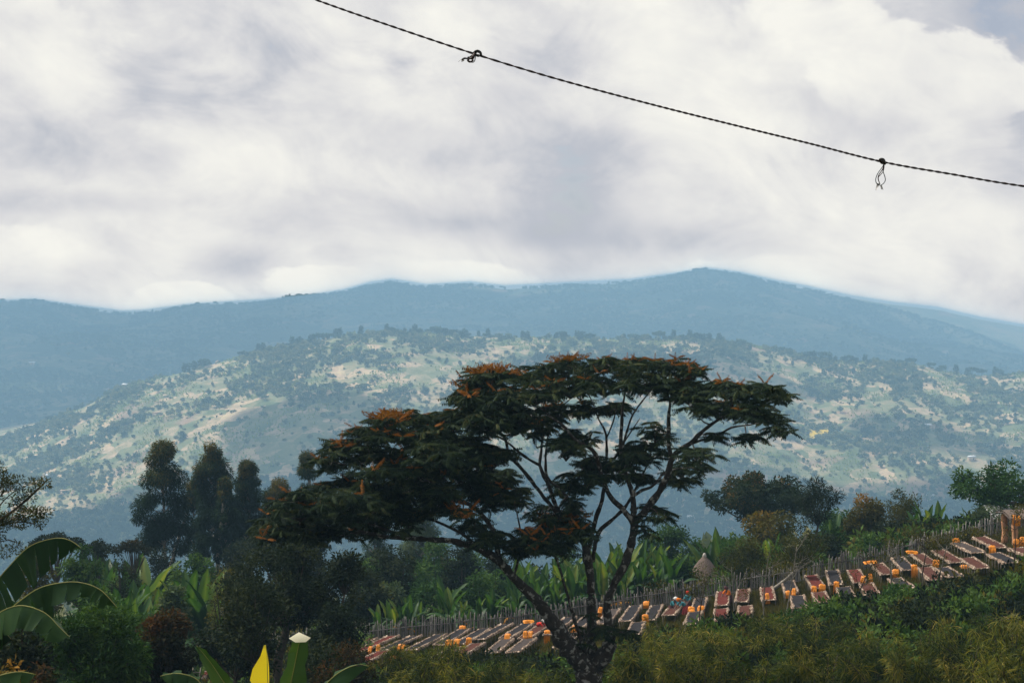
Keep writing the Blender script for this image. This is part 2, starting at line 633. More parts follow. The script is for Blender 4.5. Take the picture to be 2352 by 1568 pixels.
# the air fills the valley up to just above the crests: one closed box whose lid dips and rises with the skyline ridge
mb = MB()
zb_, y0_, y1_ = -760.0, -140.0, 4620.0 * KL
SKY_U = np.array([-1500, -700, 0, 80, 150, 215, 280, 330, 385, 440, 600, 700, 790, 850, 900, 980, 1080, 1160, 1300, 1450, 1550, 1620, 1700, 1780, 1850, 1950, 2050, 2150, 2250, 2352, 2700, 3600])
SKY_V = np.minimum(np.interp(SKY_U, FAR_U, FAR_V) - 3, np.interp(SKY_U, BACK_U, BACK_V))
LID = list(zip(SKY_U.tolist(), SKY_V.tolist()))
dirs = [P(u_, v_, 1.0) for u_, v_ in LID]
nl_ = len(LID)
back_ = [(d.x * y1_, y1_, 5.0 + d.z * y1_) for d in dirs]
topv = [(0.0, -6.0, 5.0)] + back_ + [(260.0, y0_, 5.0), (-260.0, y0_, 5.0)]     # ring: back edge, near right, near left; point 0 over the camera
nr_ = len(topv) - 1
Vh = topv + [(x, y, zb_) for x, y, z in topv]
T_, Q_ = [], []
for i_ in range(nr_):
    a_, b_ = 1 + i_, 1 + (i_ + 1) % nr_
    T_ += [(0, b_, a_), (nr_ + 1, nr_ + 1 + a_, nr_ + 1 + b_)]
    Q_ += [(a_, b_, nr_ + 1 + b_, nr_ + 1 + a_)]
mb.raw(Vh, Q_, T_)
tag(link('haze', mb.mesh('haze', hm)), kind='stuff')


# ------------------------------------------------------------------ unseen clouds overhead, placed to shade the far ridge, hill patches and valley floor
def m_cloud(kk):
    return princ(kk, (0.85, 0.86, 0.88), 1.0, 0.0)


M_CLOUD = material('cloud_white', m_cloud)


def cloud(label, cx, cy, alt, rx, ry, rz_, seed, over=(0, 0, 0)):
    """lumpy cumulus whose shadow falls on the land point (cx, cy)"""
    g = over[2]
    k_ = (alt - g) / SUN_DIR.z
    c = Vector((cx + SUN_DIR.x * k_, cy + SUN_DIR.y * k_, alt))
    na, nb = 96, 24
    th = np.linspace(0, 2 * math.pi, na, endpoint=False)
    ph = np.linspace(-math.pi / 2, math.pi / 2, nb)
    PH, TH = np.meshgrid(ph, th, indexing='ij')
    d = np.stack([np.cos(PH) * np.cos(TH), np.cos(PH) * np.sin(TH), np.sin(PH)], -1)
    e = 0.72 + 0.6 * fbm(d[..., 0] * 3 + seed, d[..., 1] * 3 + d[..., 2] * 1.3, 4, seed)
    V = d * e[..., None] * np.array([rx, ry, rz_])
    V[..., 2] = np.maximum(V[..., 2], -0.25 * rz_)
    V = V.reshape(-1, 3)
    idx = np.arange(na * nb).reshape(nb, na)
    Q = np.stack([idx[:-1], np.roll(idx[:-1], -1, 1), np.roll(idx[1:], -1, 1), idx[1:]], -1).reshape(-1, 4)
    o = link('cloud', npmesh('cloud', V, [Q], M_CLOUD, True), None, c)
    return tag(o, kind='structure')


cloud('', -1500, 6500, 2600, 2300, 1150, 250, 3, (0, 0, -220))
cloud('', 1250, 6500, 2600, 1500, 1000, 250, 5, (0, 0, -200))
cloud('', 250, 2410, 2400, 1600, 320, 140, 11, (0, 0, -410))
cloud('', -370, 2870, 2400, 150, 150, 60, 21, (0, 0, -290))
cloud('', 330, 3250, 2400, 300, 70, 60, 24, (0, 0, -230))
cloud('', 760, 2960, 2400, 130, 90, 60, 27, (0, 0, -310))
cloud('', -1350, 4650, 2600, 900, 560, 120, 29, (0, 0, -420))



# ------------------------------------------------------------------ leaves, crowns
def unit(a):
    return a / (np.linalg.norm(a, axis=-1, keepdims=True) + 1e-9)


def diamonds(C, A, N, L, Wd, tint, curl=0.15):
    """one leaf per row: C base, A direction, N normal -> 4-vertex leaf, slightly folded"""
    A = unit(A)
    Bv = unit(np.cross(A, N))
    N2 = np.cross(Bv, A)
    L = L[:, None]
    Wd = Wd[:, None]
    v0 = C
    v1 = C + A * L * 0.45 + Bv * Wd * 0.5 + N2 * L * curl * 0.4
    v2 = C + A * L - N2 * L * curl * 0.5
    v3 = C + A * L * 0.45 - Bv * Wd * 0.5 + N2 * L * curl * 0.4
    V = np.stack([v0, v1, v2, v3], 1).reshape(-1, 3)
    Q = np.arange(len(C) * 4).reshape(-1, 4)
    return V, Q, np.repeat(tint, 4)


def rand_unit(n, r):
    v = r.normal(size=(n, 3))
    return unit(v)


def clump_leaves(centers, radii, counts, L, aspect, r, tints, droop=0.0, flat=1.0, up=0.35, tspread=0.22):
    """leaves on the shells of clumps"""
    out = []
    for c, rc, n, t in zip(centers, radii, counts, tints):
        n = int(n)
        if n < 1: continue
        d = rand_unit(n, r)
        q = rc * (r.random(n) ** 0.45)[:, None]
        pos = np.asarray(c) + d * q * np.array([1, 1, flat])
        A = unit(d * 0.9 + rand_unit(n, r) * 0.8 + np.array([0, 0, -droop]))
        N = unit(d * 0.7 + np.array([0, 0, up]) + rand_unit(n, r) * 0.6)
        l = L * (0.65 + 0.7 * r.random(n))
        out.append(diamonds(pos, A, N, l, l * aspect, np.clip(t + (r.random(n) - 0.5) * 2 * tspread, 0, 1)))
    V = np.vstack([o[0] for o in out])
    off = np.cumsum([0] + [len(o[0]) for o in out[:-1]])
    Q = np.vstack([o[1] + k_ for o, k_ in zip(out, off)])
    T = np.concatenate([o[2] for o in out])
    return V, Q, T


def stops(*c):
    n = len(c) - 1
    return [(i / n, x) for i, x in enumerate(c)]


L_GREEN = leaf_mat('leaf_green', stops((0.012, 0.034, 0.011), (0.030, 0.074, 0.018), (0.080, 0.135, 0.030)))
L_DARK = leaf_mat('leaf_dark', stops((0.005, 0.010, 0.006), (0.010, 0.019, 0.008), (0.028, 0.036, 0.012)), 0.25)
L_OLIVE = leaf_mat('leaf_olive', stops((0.020, 0.028, 0.007), (0.050, 0.056, 0.011), (0.115, 0.095, 0.018)))
L_BAMBOO = leaf_mat('leaf_bamboo', stops((0.008, 0.018, 0.004), (0.036, 0.054, 0.009), (0.12, 0.13, 0.022), (0.30, 0.23, 0.05)), 0.4)
L_EUC = leaf_mat('leaf_eucalyptus', stops((0.006, 0.018, 0.010), (0.016, 0.036, 0.015), (0.13, 0.095, 0.012)), 0.3)
L_RUST = leaf_mat('leaf_rust', stops((0.010, 0.015, 0.008), (0.028, 0.024, 0.010), (0.09, 0.040, 0.014)), 0.35)
L_BLUE = leaf_mat('leaf_greygreen', stops((0.020, 0.042, 0.024), (0.045, 0.075, 0.038), (0.10, 0.13, 0.06)), 0.3)
L_GOLD = leaf_mat('leaf_gold', stops((0.028, 0.038, 0.012), (0.085, 0.075, 0.016), (0.24, 0.125, 0.018)), 0.35)
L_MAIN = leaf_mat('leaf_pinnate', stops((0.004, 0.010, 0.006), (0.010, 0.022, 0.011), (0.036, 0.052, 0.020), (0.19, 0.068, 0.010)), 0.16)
L_FLECK = leaf_mat('leaf_flecked', [(0, (0.006, 0.014, 0.008)), (0.5, (0.014, 0.028, 0.012)), (0.80, (0.034, 0.044, 0.015)), (0.95, (0.20, 0.09, 0.015))], 0.2)
PAL = dict(fleck=L_FLECK, green=L_GREEN, dark=L_DARK, olive=L_OLIVE, bamboo=L_BAMBOO, euc=L_EUC, rust=L_RUST, blue=L_BLUE, gold=L_GOLD)

# -------------------------------------------------- hillside growth: one mass nobody could count
def small_tree_mesh(name, mat, seed, shape):
    r = np.random.default_rng(seed)
    mb = MB()
    if shape == 'round':
        cs = np.array([[0, 0, 0.62]] + [[r.normal(0, .24), r.normal(0, .24), .45 + r.random() * .42] for _ in range(7)])
        rs = [0.36] + [0.24] * 7
    elif shape == 'tall':
        cs = np.array([[r.normal(0, .09), r.normal(0, .09), .3 + .7 * i / 7] for i in range(8)])
        rs = [0.17] * 8
    elif shape == 'bush':
        cs = np.array([[r.normal(0, .35), r.normal(0, .35), .22 + r.random() * .22] for _ in range(7)])
        rs = [0.3] * 7
    else:
        cs = np.array([[math.cos(a) * .5, math.sin(a) * .5, .84] for a in np.linspace(0, 6.28, 8)] + [[0, 0, .92]])
        rs = [0.27] * 9
    V, Q, T = clump_leaves(cs, rs, [26] * len(cs), 0.24, 0.75, r, r.random(len(cs)), flat=0.8 if shape != 'flat' else 0.45)
    mb.raw(V, Q)
    mb.tint[-1] = T
    mb.tube([(0, 0, -0.1), (0.01, 0, 0.35), (0.0, 0.02, 0.75)], [0.035, 0.028, 0.012], 5, 0.0)
    return mb.mesh(name, mat)


def small_enset_mesh(name, mat, seed):
    r = np.random.default_rng(seed)
    mb = MB()
    for i in range(7):
        a = i * 0.9 + r.random()
        o = np.array([math.cos(a), math.sin(a), 0])
        s = np.array([-math.sin(a), math.cos(a), 0])
        pts = [o * t * (0.12 + 0.28 * t) + np.array([0, 0, t * (0.95 - 0.15 * t)]) for t in (0.05, 0.35, 0.7, 1.0)]
        w = [0.02, 0.10, 0.09, 0.01]
        V = []
        for p, ww in zip(pts, w):
            V += [p - s * ww, p + s * ww]
        mb.raw(V, [(0, 1, 3, 2), (2, 3, 5, 4), (4, 5, 7, 6)], tint=r.random())
    return mb.mesh(name, mat)


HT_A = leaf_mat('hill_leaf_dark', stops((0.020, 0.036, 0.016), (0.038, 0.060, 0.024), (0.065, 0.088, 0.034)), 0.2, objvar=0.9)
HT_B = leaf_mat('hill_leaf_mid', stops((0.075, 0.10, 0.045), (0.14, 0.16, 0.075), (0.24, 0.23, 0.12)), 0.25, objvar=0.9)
HT_E = leaf_mat('hill_leaf_enset', stops((0.16, 0.23, 0.09), (0.28, 0.35, 0.16), (0.42, 0.45, 0.25)), 0.35, objvar=0.6)
SHAPES = {}
for sh in ('round', 'tall', 'bush', 'flat'):
    for mt, mn in ((HT_A, 'dark'), (HT_B, 'mid')):
        SHAPES[sh, mn] = small_tree_mesh('far_tree_' + sh + '_' + mn, mt, hash((sh, mn)) % 1000 if False else len(SHAPES) + 5, sh)
ENS = small_enset_mesh('far_enset', HT_E, 4)


def scatter(name, meshes, pts, scales, picks, label, cat):
    """one object of kind 'stuff': geometry nodes stand the meshes on a cloud of points"""
    pc = bpy.data.collections.new(name + '_source')
    for i, me in enumerate(meshes):
        pc.objects.link(bpy.data.objects.new('%s_source_%02d' % (name, i), me))
    me = bpy.data.meshes.new(name)
    me.vertices.add(len(pts))
    me.vertices.foreach_set('co', np.asarray(pts, np.float32).ravel())
    a = me.attributes.new('sc', 'FLOAT', 'POINT'); a.data.foreach_set('value', np.asarray(scales, np.float32))
    a = me.attributes.new('rz', 'FLOAT', 'POINT'); a.data.foreach_set('value', (rng.random(len(pts)) * 6.28).astype(np.float32))
    a = me.attributes.new('pk', 'INT', 'POINT'); a.data.foreach_set('value', np.asarray(picks, np.int32))
    o = link(name, me)
    ng = bpy.data.node_groups.new(name, 'GeometryNodeTree')
    ng.interface.new_socket('Geometry', in_out='INPUT', socket_type='NodeSocketGeometry')
    ng.interface.new_socket('Geometry', in_out='OUTPUT', socket_type='NodeSocketGeometry')
    N = ng.nodes
    gi, go = N.new('NodeGroupInput'), N.new('NodeGroupOutput')
    ci = N.new('GeometryNodeCollectionInfo')
    ci.inputs['Collection'].default_value = pc
    ci.inputs['Separate Children'].default_value = True
    ci.inputs['Reset Children'].default_value = True
    ip = N.new('GeometryNodeInstanceOnPoints')
    ip.inputs['Pick Instance'].default_value = True
    def na(nm, tp):
        x = N.new('GeometryNodeInputNamedAttribute'); x.data_type = tp; x.inputs['Name'].default_value = nm
        return x.outputs['Attribute']
    cx_ = N.new('ShaderNodeCombineXYZ')
    ng.links.new(na('rz', 'FLOAT'), cx_.inputs[2])
    ng.links.new(gi.outputs[0], ip.inputs['Points'])
    ng.links.new(ci.outputs[0], ip.inputs['Instance'])
    ng.links.new(na('pk', 'INT'), ip.inputs['Instance Index'])
    ng.links.new(cx_.outputs[0], ip.inputs['Rotation'])
    ng.links.new(na('sc', 'FLOAT'), ip.inputs['Scale'])
    ng.links.new(ip.outputs[0], go.inputs[0])
    md = o.modifiers.new('growth', 'NODES')
    md.node_group = ng
    return tag(o, label, cat, kind='stuff')


def land_points(fn, n, u0, u1, y0, y1, dens):
    Y = np.sqrt(rng.random(n) * (y1 ** 2 - y0 ** 2) + y0 ** 2)
    u = u0 + rng.random(n) * (u1 - u0)
    X = (u - 1176) / 3732 * Y
    keep = rng.random(n) < dens(X, Y)
    X, Y = X[keep], Y[keep]
    return np.stack([X, Y, fn(X, Y)], -1)


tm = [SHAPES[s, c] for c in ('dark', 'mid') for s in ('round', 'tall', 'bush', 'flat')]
# wooded patches on the sunlit hill
def dens_hill(X, Y):
    a = fbm(X / 90, Y / 130, 4, 101)
    return np.clip((a - 0.42) * 3.2, 0.05, 0.8)
p = land_points(hill, 60000, -120, 2470, 1170 * KL, 1790 * KL, dens_hill)
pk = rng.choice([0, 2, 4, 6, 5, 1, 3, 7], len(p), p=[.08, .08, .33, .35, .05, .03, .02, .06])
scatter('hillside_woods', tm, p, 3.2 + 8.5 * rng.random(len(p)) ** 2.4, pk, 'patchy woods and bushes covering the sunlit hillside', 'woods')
def dens_ens(X, Y):
    a = fbm(X / 60 + 40, Y / 90, 3, 203)
    return np.clip((a - 0.46) * 6, 0.0, 1.0)
p = land_points(hill, 46000, -120, 2470, 1170 * KL, 1770 * KL, dens_ens)
scatter('hillside_enset', [ENS], p, 3.6 + 3.0 * rng.random(len(p)), np.zeros(len(p), int), 'pale green enset and crop plots speckling the sunlit hillside', 'crops')
p = land_points(hill, 12000, -150, 2500, 1145 * KL, 1330 * KL, lambda X, Y: np.clip((2650 - Y + 120 * fbm(X / 120, Y / 120, 3, 44)) / 160, 0, .9))  # dark trees added to deepen the shadow band at the hill foot
scatter('foothill_shade_woods', tm, p, 5 + 6 * rng.random(len(p)), rng.choice([0, 1, 2, 3, 6], len(p), p=[.4, .1, .35, .05, .1]), 'dark woods added along the foot of the hillside for its shaded band', 'woods')
# forest on the far ridge and the flats below it
def dens_far(X, Y):
    a = fbm(X / 260, Y / 300, 4, 61)
    return np.clip((a - 0.36) * 3.0, 0.05, 1.0)
p = land_points(far, 42000, -150, 2500, 2150 * KL, 3790 * KL, dens_far)
pk = rng.choice(8, len(p), p=[.34, .12, .28, .08, .06, .02, .06, .04])
cu = rng.uniform(-150, 2500, 1500)
cy = YC2 * KL - np.abs(rng.normal(0, 25, 1500))
cxx_ = (cu - 1176) / 3732 * cy
gp = fbm(cu / 40.0, cu * 0, 3, 8) > 0.36
crest_p = np.stack([cxx_, cy, far(cxx_, cy)], -1)[gp]
scatter('crest_woods', tm, crest_p, 5 + 8 * rng.random(len(crest_p)), rng.choice([0, 1, 2, 3, 0, 2], len(crest_p)), 'fringe of small trees along the crest of the far ridge', 'woods')
scatter('ridge_forest', tm, p, 7 + 8 * rng.random(len(p)) ** 2, pk, 'blue hazy forest covering the far mountain ridge', 'forest')
p = land_points(ground, 14000, -250, 2600, 330, 2300, lambda X, Y: np.full(len(X), 1.0))
pk = rng.choice(8, len(p), p=[.2, .06, .24, .06, .16, .04, .2, .04])
scatter('valley_woods', tm, p, 5 + 6 * rng.random(len(p)), pk, 'dense woods filling the valley floor below the hillside', 'woods')

# =================================================================== MAIN TREE
TY = 60.0
FM = Fpx(TY)


def L3(path, d0, d1):
    """branch traced on the photo: (u, v, radius m), depth offset running d0 -> d1"""
    n = len(path)
    pts = [P(u, v, TY + d0 + (d1 - d0) * i / (n - 1)) for i, (u, v, r) in enumerate(path)]
    return pts, [r for _, _, r in path]


def resample(pts, rs, step=0.25):
    pts = [Vector(p) for p in pts]
    out, ro = [], []
    n = len(pts)
    for i in range(n - 1):
        p0, p1, p2, p3 = pts[max(i - 1, 0)], pts[i], pts[i + 1], pts[min(i + 2, n - 1)]
        m = max(1, int((p2 - p1).length / step))
        for j in range(m):
            t = j / m
            out.append(0.5 * ((2 * p1) + (p2 - p0) * t + (2 * p0 - 5 * p1 + 4 * p2 - p3) * t * t + (3 * p1 - p0 - 3 * p2 + p3) * t ** 3))
            ro.append(rs[i] * (1 - t) + rs[i + 1] * t)
    out.append(pts[-1])
    ro.append(rs[-1])
    return out, ro


LIMBS = [
    # trunk and the left arm
    ([(1350, 1700, .62), (1352, 1640, .50), (1355, 1568, .46), (1352, 1530, .52)], 0, 0),
    ([(1352, 1540, .40), (1330, 1512, .40), (1307, 1487, .38), (1282, 1450, .33), (1264, 1420, .27), (1224, 1368, .20), (1179, 1325, .17), (1146, 1288, .16), (1104, 1261, .15), (1065, 1248, .13), (1025, 1240, .11), (967, 1237, .09), (878, 1231, .075), (833, 1222, .06), (770, 1228, .045), (684, 1222, .03)], 0, -1.5),
    ([(1352, 1545, .36), (1380, 1515, .33), (1400, 1480, .26), (1398, 1440, .18), (1394, 1400, .165), (1400, 1368, .16), (1413, 1340, .155), (1431, 1304, .15), (1447, 1261, .15), (1456, 1222, .15), (1458, 1200, .16)], 0, 0.3),
    ([(1358, 1520, .25), (1358, 1432, .17), (1358, 1350, .16), (1349, 1274, .15), (1332, 1230, .12), (1300, 1200, .10), (1282, 1180, .10)], 0.2, 1.0),
    ([(1345, 1500, .10), (1325, 1441, .07), (1310, 1389, .06), (1294, 1334, .055), (1279, 1286, .05), (1262, 1255, .04), (1240, 1240, .03)], -0.2, -1.0),
    # from the right-hand fork
    ([(1458, 1200, .15), (1486, 1167, .13), (1514, 1128, .12), (1533, 1092, .115), (1545, 1051, .11), (1560, 1035, .10), (1586, 1018, .085), (1615, 989, .07), (1673, 948, .055), (1720, 930, .03)], 0.3, -1.6),
    ([(1545, 1051, .09), (1536, 1027, .08), (1536, 963, .07), (1539, 922, .05), (1530, 898, .03), (1524, 870, .02)], 0.0, 0.8),
    ([(1586, 1018, .06), (1612, 1010, .05), (1641, 1005, .05), (1679, 982, .04), (1732, 974, .025), (1775, 965, .015)], -0.6, 0.6),
    ([(1456, 1205, .12), (1453, 1137, .095), (1443, 1106, .085), (1436, 1080, .085), (1427, 1039, .08), (1427, 980, .07), (1430, 936, .05), (1436, 901, .03), (1440, 870, .02)], 0.3, 0.9),
    ([(1427, 1039, .05), (1440, 990, .045), (1454, 951, .035), (1480, 915, .025), (1505, 885, .015)], 0.7, -0.6),
    ([(1453, 1140, .06), (1475, 1125, .06), (1495, 1118, .055), (1514, 1100, .05), (1526, 1085, .045), (1560, 1075, .02)], 0.5, 2.0),
    ([(1458, 1205, .12), (1432, 1170, .10), (1410, 1149, .095), (1392, 1121, .09), (1383, 1095, .085), (1372, 1057, .08), (1360, 1033, .07), (1322, 1010, .06), (1293, 977, .05), (1262, 955, .035), (1235, 930, .02)], 0.3, -1.4),
    ([(1360, 1290, .09), (1374, 1225, .08), (1400, 1198, .075), (1428, 1173, .07), (1446, 1148, .06), (1462, 1118, .05), (1490, 1060, .03)], 1.0, 2.4),
    ([(1349, 1274, .09), (1362, 1215, .085), (1370, 1185, .085), (1383, 1146, .08), (1388, 1110, .07), (1392, 1071, .06), (1392, 998, .045), (1375, 963, .03), (1362, 925, .02)], 1.0, 2.0),
    ([(1392, 1010, .035), (1410, 963, .03), (1418, 925, .018)], 1.8, 1.2),
    ([(1392, 1071, .05), (1412, 1050, .045), (1430, 1020, .03), (1470, 960, .02)], 1.6, 3.0),
    # the middle sheaf leaning left
    ([(1300, 1200, .10), (1282, 1180, .09), (1250, 1142, .08), (1222, 1106, .075), (1193, 1071, .07), (1170, 1045, .06), (1161, 1010, .05), (1143, 986, .04), (1110, 950, .025), (1085, 915, .015)], 0.9, -0.8),
    ([(1290, 1185, .09), (1272, 1150, .08), (1262, 1118, .075), (1249, 1092, .07), (1240, 1068, .07), (1243, 1039, .05), (1246, 1000, .04), (1250, 950, .03), (1256, 905, .018)], 1.0, 1.8),
    ([(1240, 1068, .055), (1215, 1055, .05), (1193, 1039, .045), (1158, 1010, .04), (1114, 990, .025), (1070, 975, .015)], 1.1, 0.4),
    ([(1325, 1190, .08), (1308, 1150, .07), (1285, 1120, .06), (1257, 1095, .05), (1254, 1039, .045), (1262, 990, .03), (1290, 930, .018)], 1.0, 2.6),
    ([(1282, 1168, .055), (1305, 1135, .05), (1331, 1091, .045), (1345, 1050, .03), (1340, 1010, .015)], 1.0, 0.2),
    # upper left wing
    ([(1146, 1288, .11), (1140, 1245, .10), (1131, 1215, .095), (1099, 1174, .09), (1067, 1153, .09), (1035, 1144, .085), (1000, 1115, .08), (964, 1098, .08), (935, 1075, .06), (906, 1059, .05), (865, 1057, .04), (806, 1068, .03), (765, 1060, .015)], -0.4, -2.0),
    ([(964, 1098, .06), (960, 1053, .05), (950, 1010, .04), (935, 985, .025)], -1.4, -0.6),
    ([(1060, 1150, .05), (1040, 1120, .05), (1011, 1114, .05), (970, 1120, .04), (923, 1132, .025), (880, 1128, .015)], -0.9, 0.8),
    ([(1050, 1148, .045), (1030, 1110, .045), (1014, 1089, .04), (1005, 1060, .03), (990, 1020, .015)], -0.8, -2.4),
    ([(1104, 1261, .06), (1060, 1225, .06), (1010, 1200, .05), (960, 1185, .04), (900, 1180, .03), (850, 1170, .015)], -0.6, 1.6),
    ([(967, 1237, .06), (900, 1220, .05), (840, 1200, .04), (760, 1180, .03), (690, 1160, .015)], -0.8, -3.0),
    ([(833, 1222, .045), (790, 1205, .04), (730, 1190, .03), (660, 1185, .02), (620, 1200, .012)], -1.2, 0.6),
    ([(1170, 1045, .045), (1135, 1040, .04), (1095, 1028, .03), (1050, 1010, .015)], 0.0, 1.6),
    ([(1179, 1325, .05), (1190, 1290, .05), (1200, 1250, .04), (1190, 1190, .03), (1180, 1150, .015)], -0.2, 1.5),
    ([(1400, 1480, .06), (1410, 1462, .05), (1425, 1450, .03)], 0, -0.6),
    ([(1320, 1500, .05), (1335, 1470, .04), (1360, 1440, .02)], -0.3, -0.8),
]
tree_label = 'large spreading tree with lichen-spotted forked trunk and orange-tipped umbrella crown'
MT = empty('umbrella_tree', P(1352, 1560, TY), tree_label, 'tree')
MT.location.z = gz(MT.location.x, TY)
MTo = np.array(MT.location)
wood = MB()
skel = []          # skeleton points for attaching twigs
for i, (path, d0, d1) in enumerate(LIMBS):
    pts, rs = L3(path, d0, d1)
    if i == 0:
        pts[0].z = min(pts[0].z, MTo[2] - 0.3)
    pts, rs = resample(pts, rs, 0.18)
    r_ = np.random.default_rng(i)
    pts = [Vector(p) + Vector(r_.normal(0, 1, 3)) * 0.10 * rr for p, rr in zip(pts, rs)]
    rr2 = np.array(rs) * (1 + 0.10 * r_.normal(0, 1, len(rs)))
    wood.tube([p - Vector(MTo) for p in pts], rr2, 10 if rs[0] > .1 else 7)
    if i > 0:
        for p, rr in zip(pts, rs):
            if rr < 0.13 or i > 4:
                skel.append((p.x, p.y, p.z, rr))
skel = np.array(skel)
skel_u = U_of(skel[:, 0], skel[:, 1])

PADS = [  # u, v, ru, rv, orange
    (1330, 838, 70, 16, .7), (1270, 852, 60, 18, .5), (1200, 868, 60, 18, .45), (1130, 872, 55, 22, .9), (1400, 838, 60, 16, .4), (1470, 842, 60, 18, .3), (1540, 838, 60, 16, .55), (1590, 855, 30, 18, .4),
    (1092, 893, 38, 22, .6), (1062, 922, 38, 22, .4), (1150, 925, 65, 30, .2), (1230, 905, 65, 30, .15), (1310, 890, 65, 30, .15), (1390, 885, 65, 28, .15), (1470, 880, 65, 28, .1), (1550, 888, 55, 26, .15),
    (1620, 893, 50, 20, .5), (1680, 900, 50, 22, .4), (1738, 900, 45, 22, .4), (1775, 908, 28, 18, .5), (1730, 948, 50, 26, .1), (1768, 958, 36, 18, .3), (1785, 985, 26, 10, .1), (1660, 938, 50, 24, .1), (1600, 930, 50, 24, .1),
    (1715, 1000, 28, 9, 0), (1655, 1003, 20, 9, 0), (1600, 1050, 32, 20, 0), (1570, 1085, 36, 20, 0), (1615, 1075, 16, 8, 0), (1548, 1108, 18, 12, 0),
    (1335, 1008, 38, 20, 0), (1300, 1035, 35, 26, 0), (1375, 1075, 42, 30, 0), (1340, 1110, 42, 32, 0), (1420, 1090, 34, 26, 0), (1480, 1045, 42, 30, 0), (1505, 1000, 28, 20, 0), (1445, 1055, 30, 24, 0), (1465, 1100, 25, 18, 0),
    (1245, 985, 45, 26, .1), (1190, 970, 50, 30, .1), (1125, 970, 50, 34, .1), (1080, 960, 45, 30, .25), (1040, 975, 40, 26, .2), (1400, 940, 40, 20, 0), (1340, 945, 40, 20, .1), (1280, 950, 40, 22, .1),
    (960, 962, 48, 16, .35), (892, 972, 46, 18, .9), (900, 1000, 40, 18, .4), (842, 998, 42, 18, .3), (795, 1028, 40, 20, .25), (758, 1062, 34, 16, .15), (820, 1042, 46, 20, .15), (970, 1000, 55, 24, .1), (1030, 1015, 50, 26, .05), (1000, 1045, 55, 28, 0), (1080, 1035, 48, 30, 0), (1130, 1055, 42, 28, 0),
    (1060, 1085, 55, 28, .05), (985, 1095, 46, 24, .1), (1150, 1105, 36, 26, 0), (1180, 1145, 36, 30, 0), (1130, 1145, 42, 26, .15), (920, 1088, 46, 20, .2), (862, 1088, 42, 16, .1), (890, 1050, 46, 22, .05), (1090, 1120, 40, 24, 0),
    (700, 1138, 42, 14, .5), (655, 1162, 40, 16, .5), (622, 1198, 36, 16, .4), (690, 1178, 46, 20, .2), (750, 1158, 46, 20, .1), (602, 1232, 22, 10, .4), (762, 1205, 55, 22, .05), (830, 1178, 50, 26, 0), (900, 1155, 46, 26, 0), (860, 1128, 46, 20, .1), (940, 1190, 46, 24, 0), (815, 1222, 38, 12, .1), (1000, 1160, 36, 22, 0), (660, 1208, 40, 16, .1), (720, 1225, 44, 14, .05),
    (940, 1122, 50, 20, .1), (1010, 1135, 44, 20, 0), (885, 1150, 44, 20, 0), (800, 1150, 48, 18, .1), (785, 1112, 44, 14, .2), (722, 1165, 40, 14, .2), (640, 1225, 34, 10, .2), (860, 1205, 44, 16, 0),
    (1062, 1178, 34, 14, .8), (1085, 1205, 28, 14, .1), (1292, 1205, 55, 22, .8), (1232, 1232, 45, 22, .5), (1330, 1222, 36, 24, .3), (1270, 1258, 42, 20, .2), (1210, 1258, 38, 16, .1), (1160, 1245, 38, 16, 0), (1120, 1235, 30, 14, 0),
    (1500, 1168, 24, 12, 0), (1522, 1190, 18, 10, 0), (1480, 1215, 16, 10, 0), (1290, 1128, 28, 18, 0), (1312, 1160, 26, 18, 0), (1240, 1180, 24, 16, 0),
    (1402, 1450, 34, 5, .25), (1372, 1432, 26, 5, .2), (1432, 1450, 20, 5, .15), (1340, 1452, 18, 6, .1),
]


def compound_leaf(pairs, length, lf, arch, seed):
    """pinnate leaf along +X, arching down; returns V, Q"""
    r = np.random.default_rng(seed)
    t = np.linspace(0.12, 1, pairs)
    ang = -arch * t
    s = np.linspace(0, 1, 30)
    cxx = np.concatenate([[0], np.cumsum(np.cos(-arch * s[1:]) / 29)]) * length
    czz = np.concatenate([[0], np.cumsum(np.sin(-arch * s[1:]) / 29)]) * length
    bx, bz = np.interp(t, s, cxx), np.interp(t, s, czz)
    C, A, N, Ls = [], [], [], []
    for i in range(pairs):
        tang = np.array([math.cos(ang[i]), 0, math.sin(ang[i])])
        nor = np.array([-math.sin(ang[i]), 0, math.cos(ang[i])])
        size = lf * (0.7 + 0.5 * math.sin(math.pi * min(1, t[i] * 0.85 + 0.1)))
        for sd in (-1, 1):
            a = tang * 0.30 + np.array([0, sd, 0]) * 0.62 - nor * (0.65 + 0.5 * r.random())
            C.append((bx[i], 0, bz[i])); A.append(a); N.append(nor + np.array([0, sd * .35, 0])); Ls.append(size * (0.85 + 0.3 * r.random()))
    C.append((bx[-1], 0, bz[-1])); A.append((math.cos(ang[-1]), 0, math.sin(ang[-1]))); N.append((0, 0, 1)); Ls.append(lf)
    Ls = np.array(Ls)
    V, Q, _ = diamonds(np.array(C), np.array(A, float), np.array(N, float), Ls, Ls * 0.40, np.zeros(len(C)), 0.1)
    # thin stalk
    n = len(V)
    st = np.array([(cxx[j], w, czz[j]) for j in (0, 10, 20, 29) for w in (-.006, .006)])
    V = np.vstack([V, st])
    Q = np.vstack([Q, n + np.array([(0, 1, 3, 2), (2, 3, 5, 4), (4, 5, 7, 6)])])
    return V, Q


LEAFV = [compound_leaf(7 + s_ % 3, 0.48 + 0.05 * (s_ % 3), 0.130, 0.30 + 0.20 * s_, s_) for s_ in range(5)]
LEAFM = {}


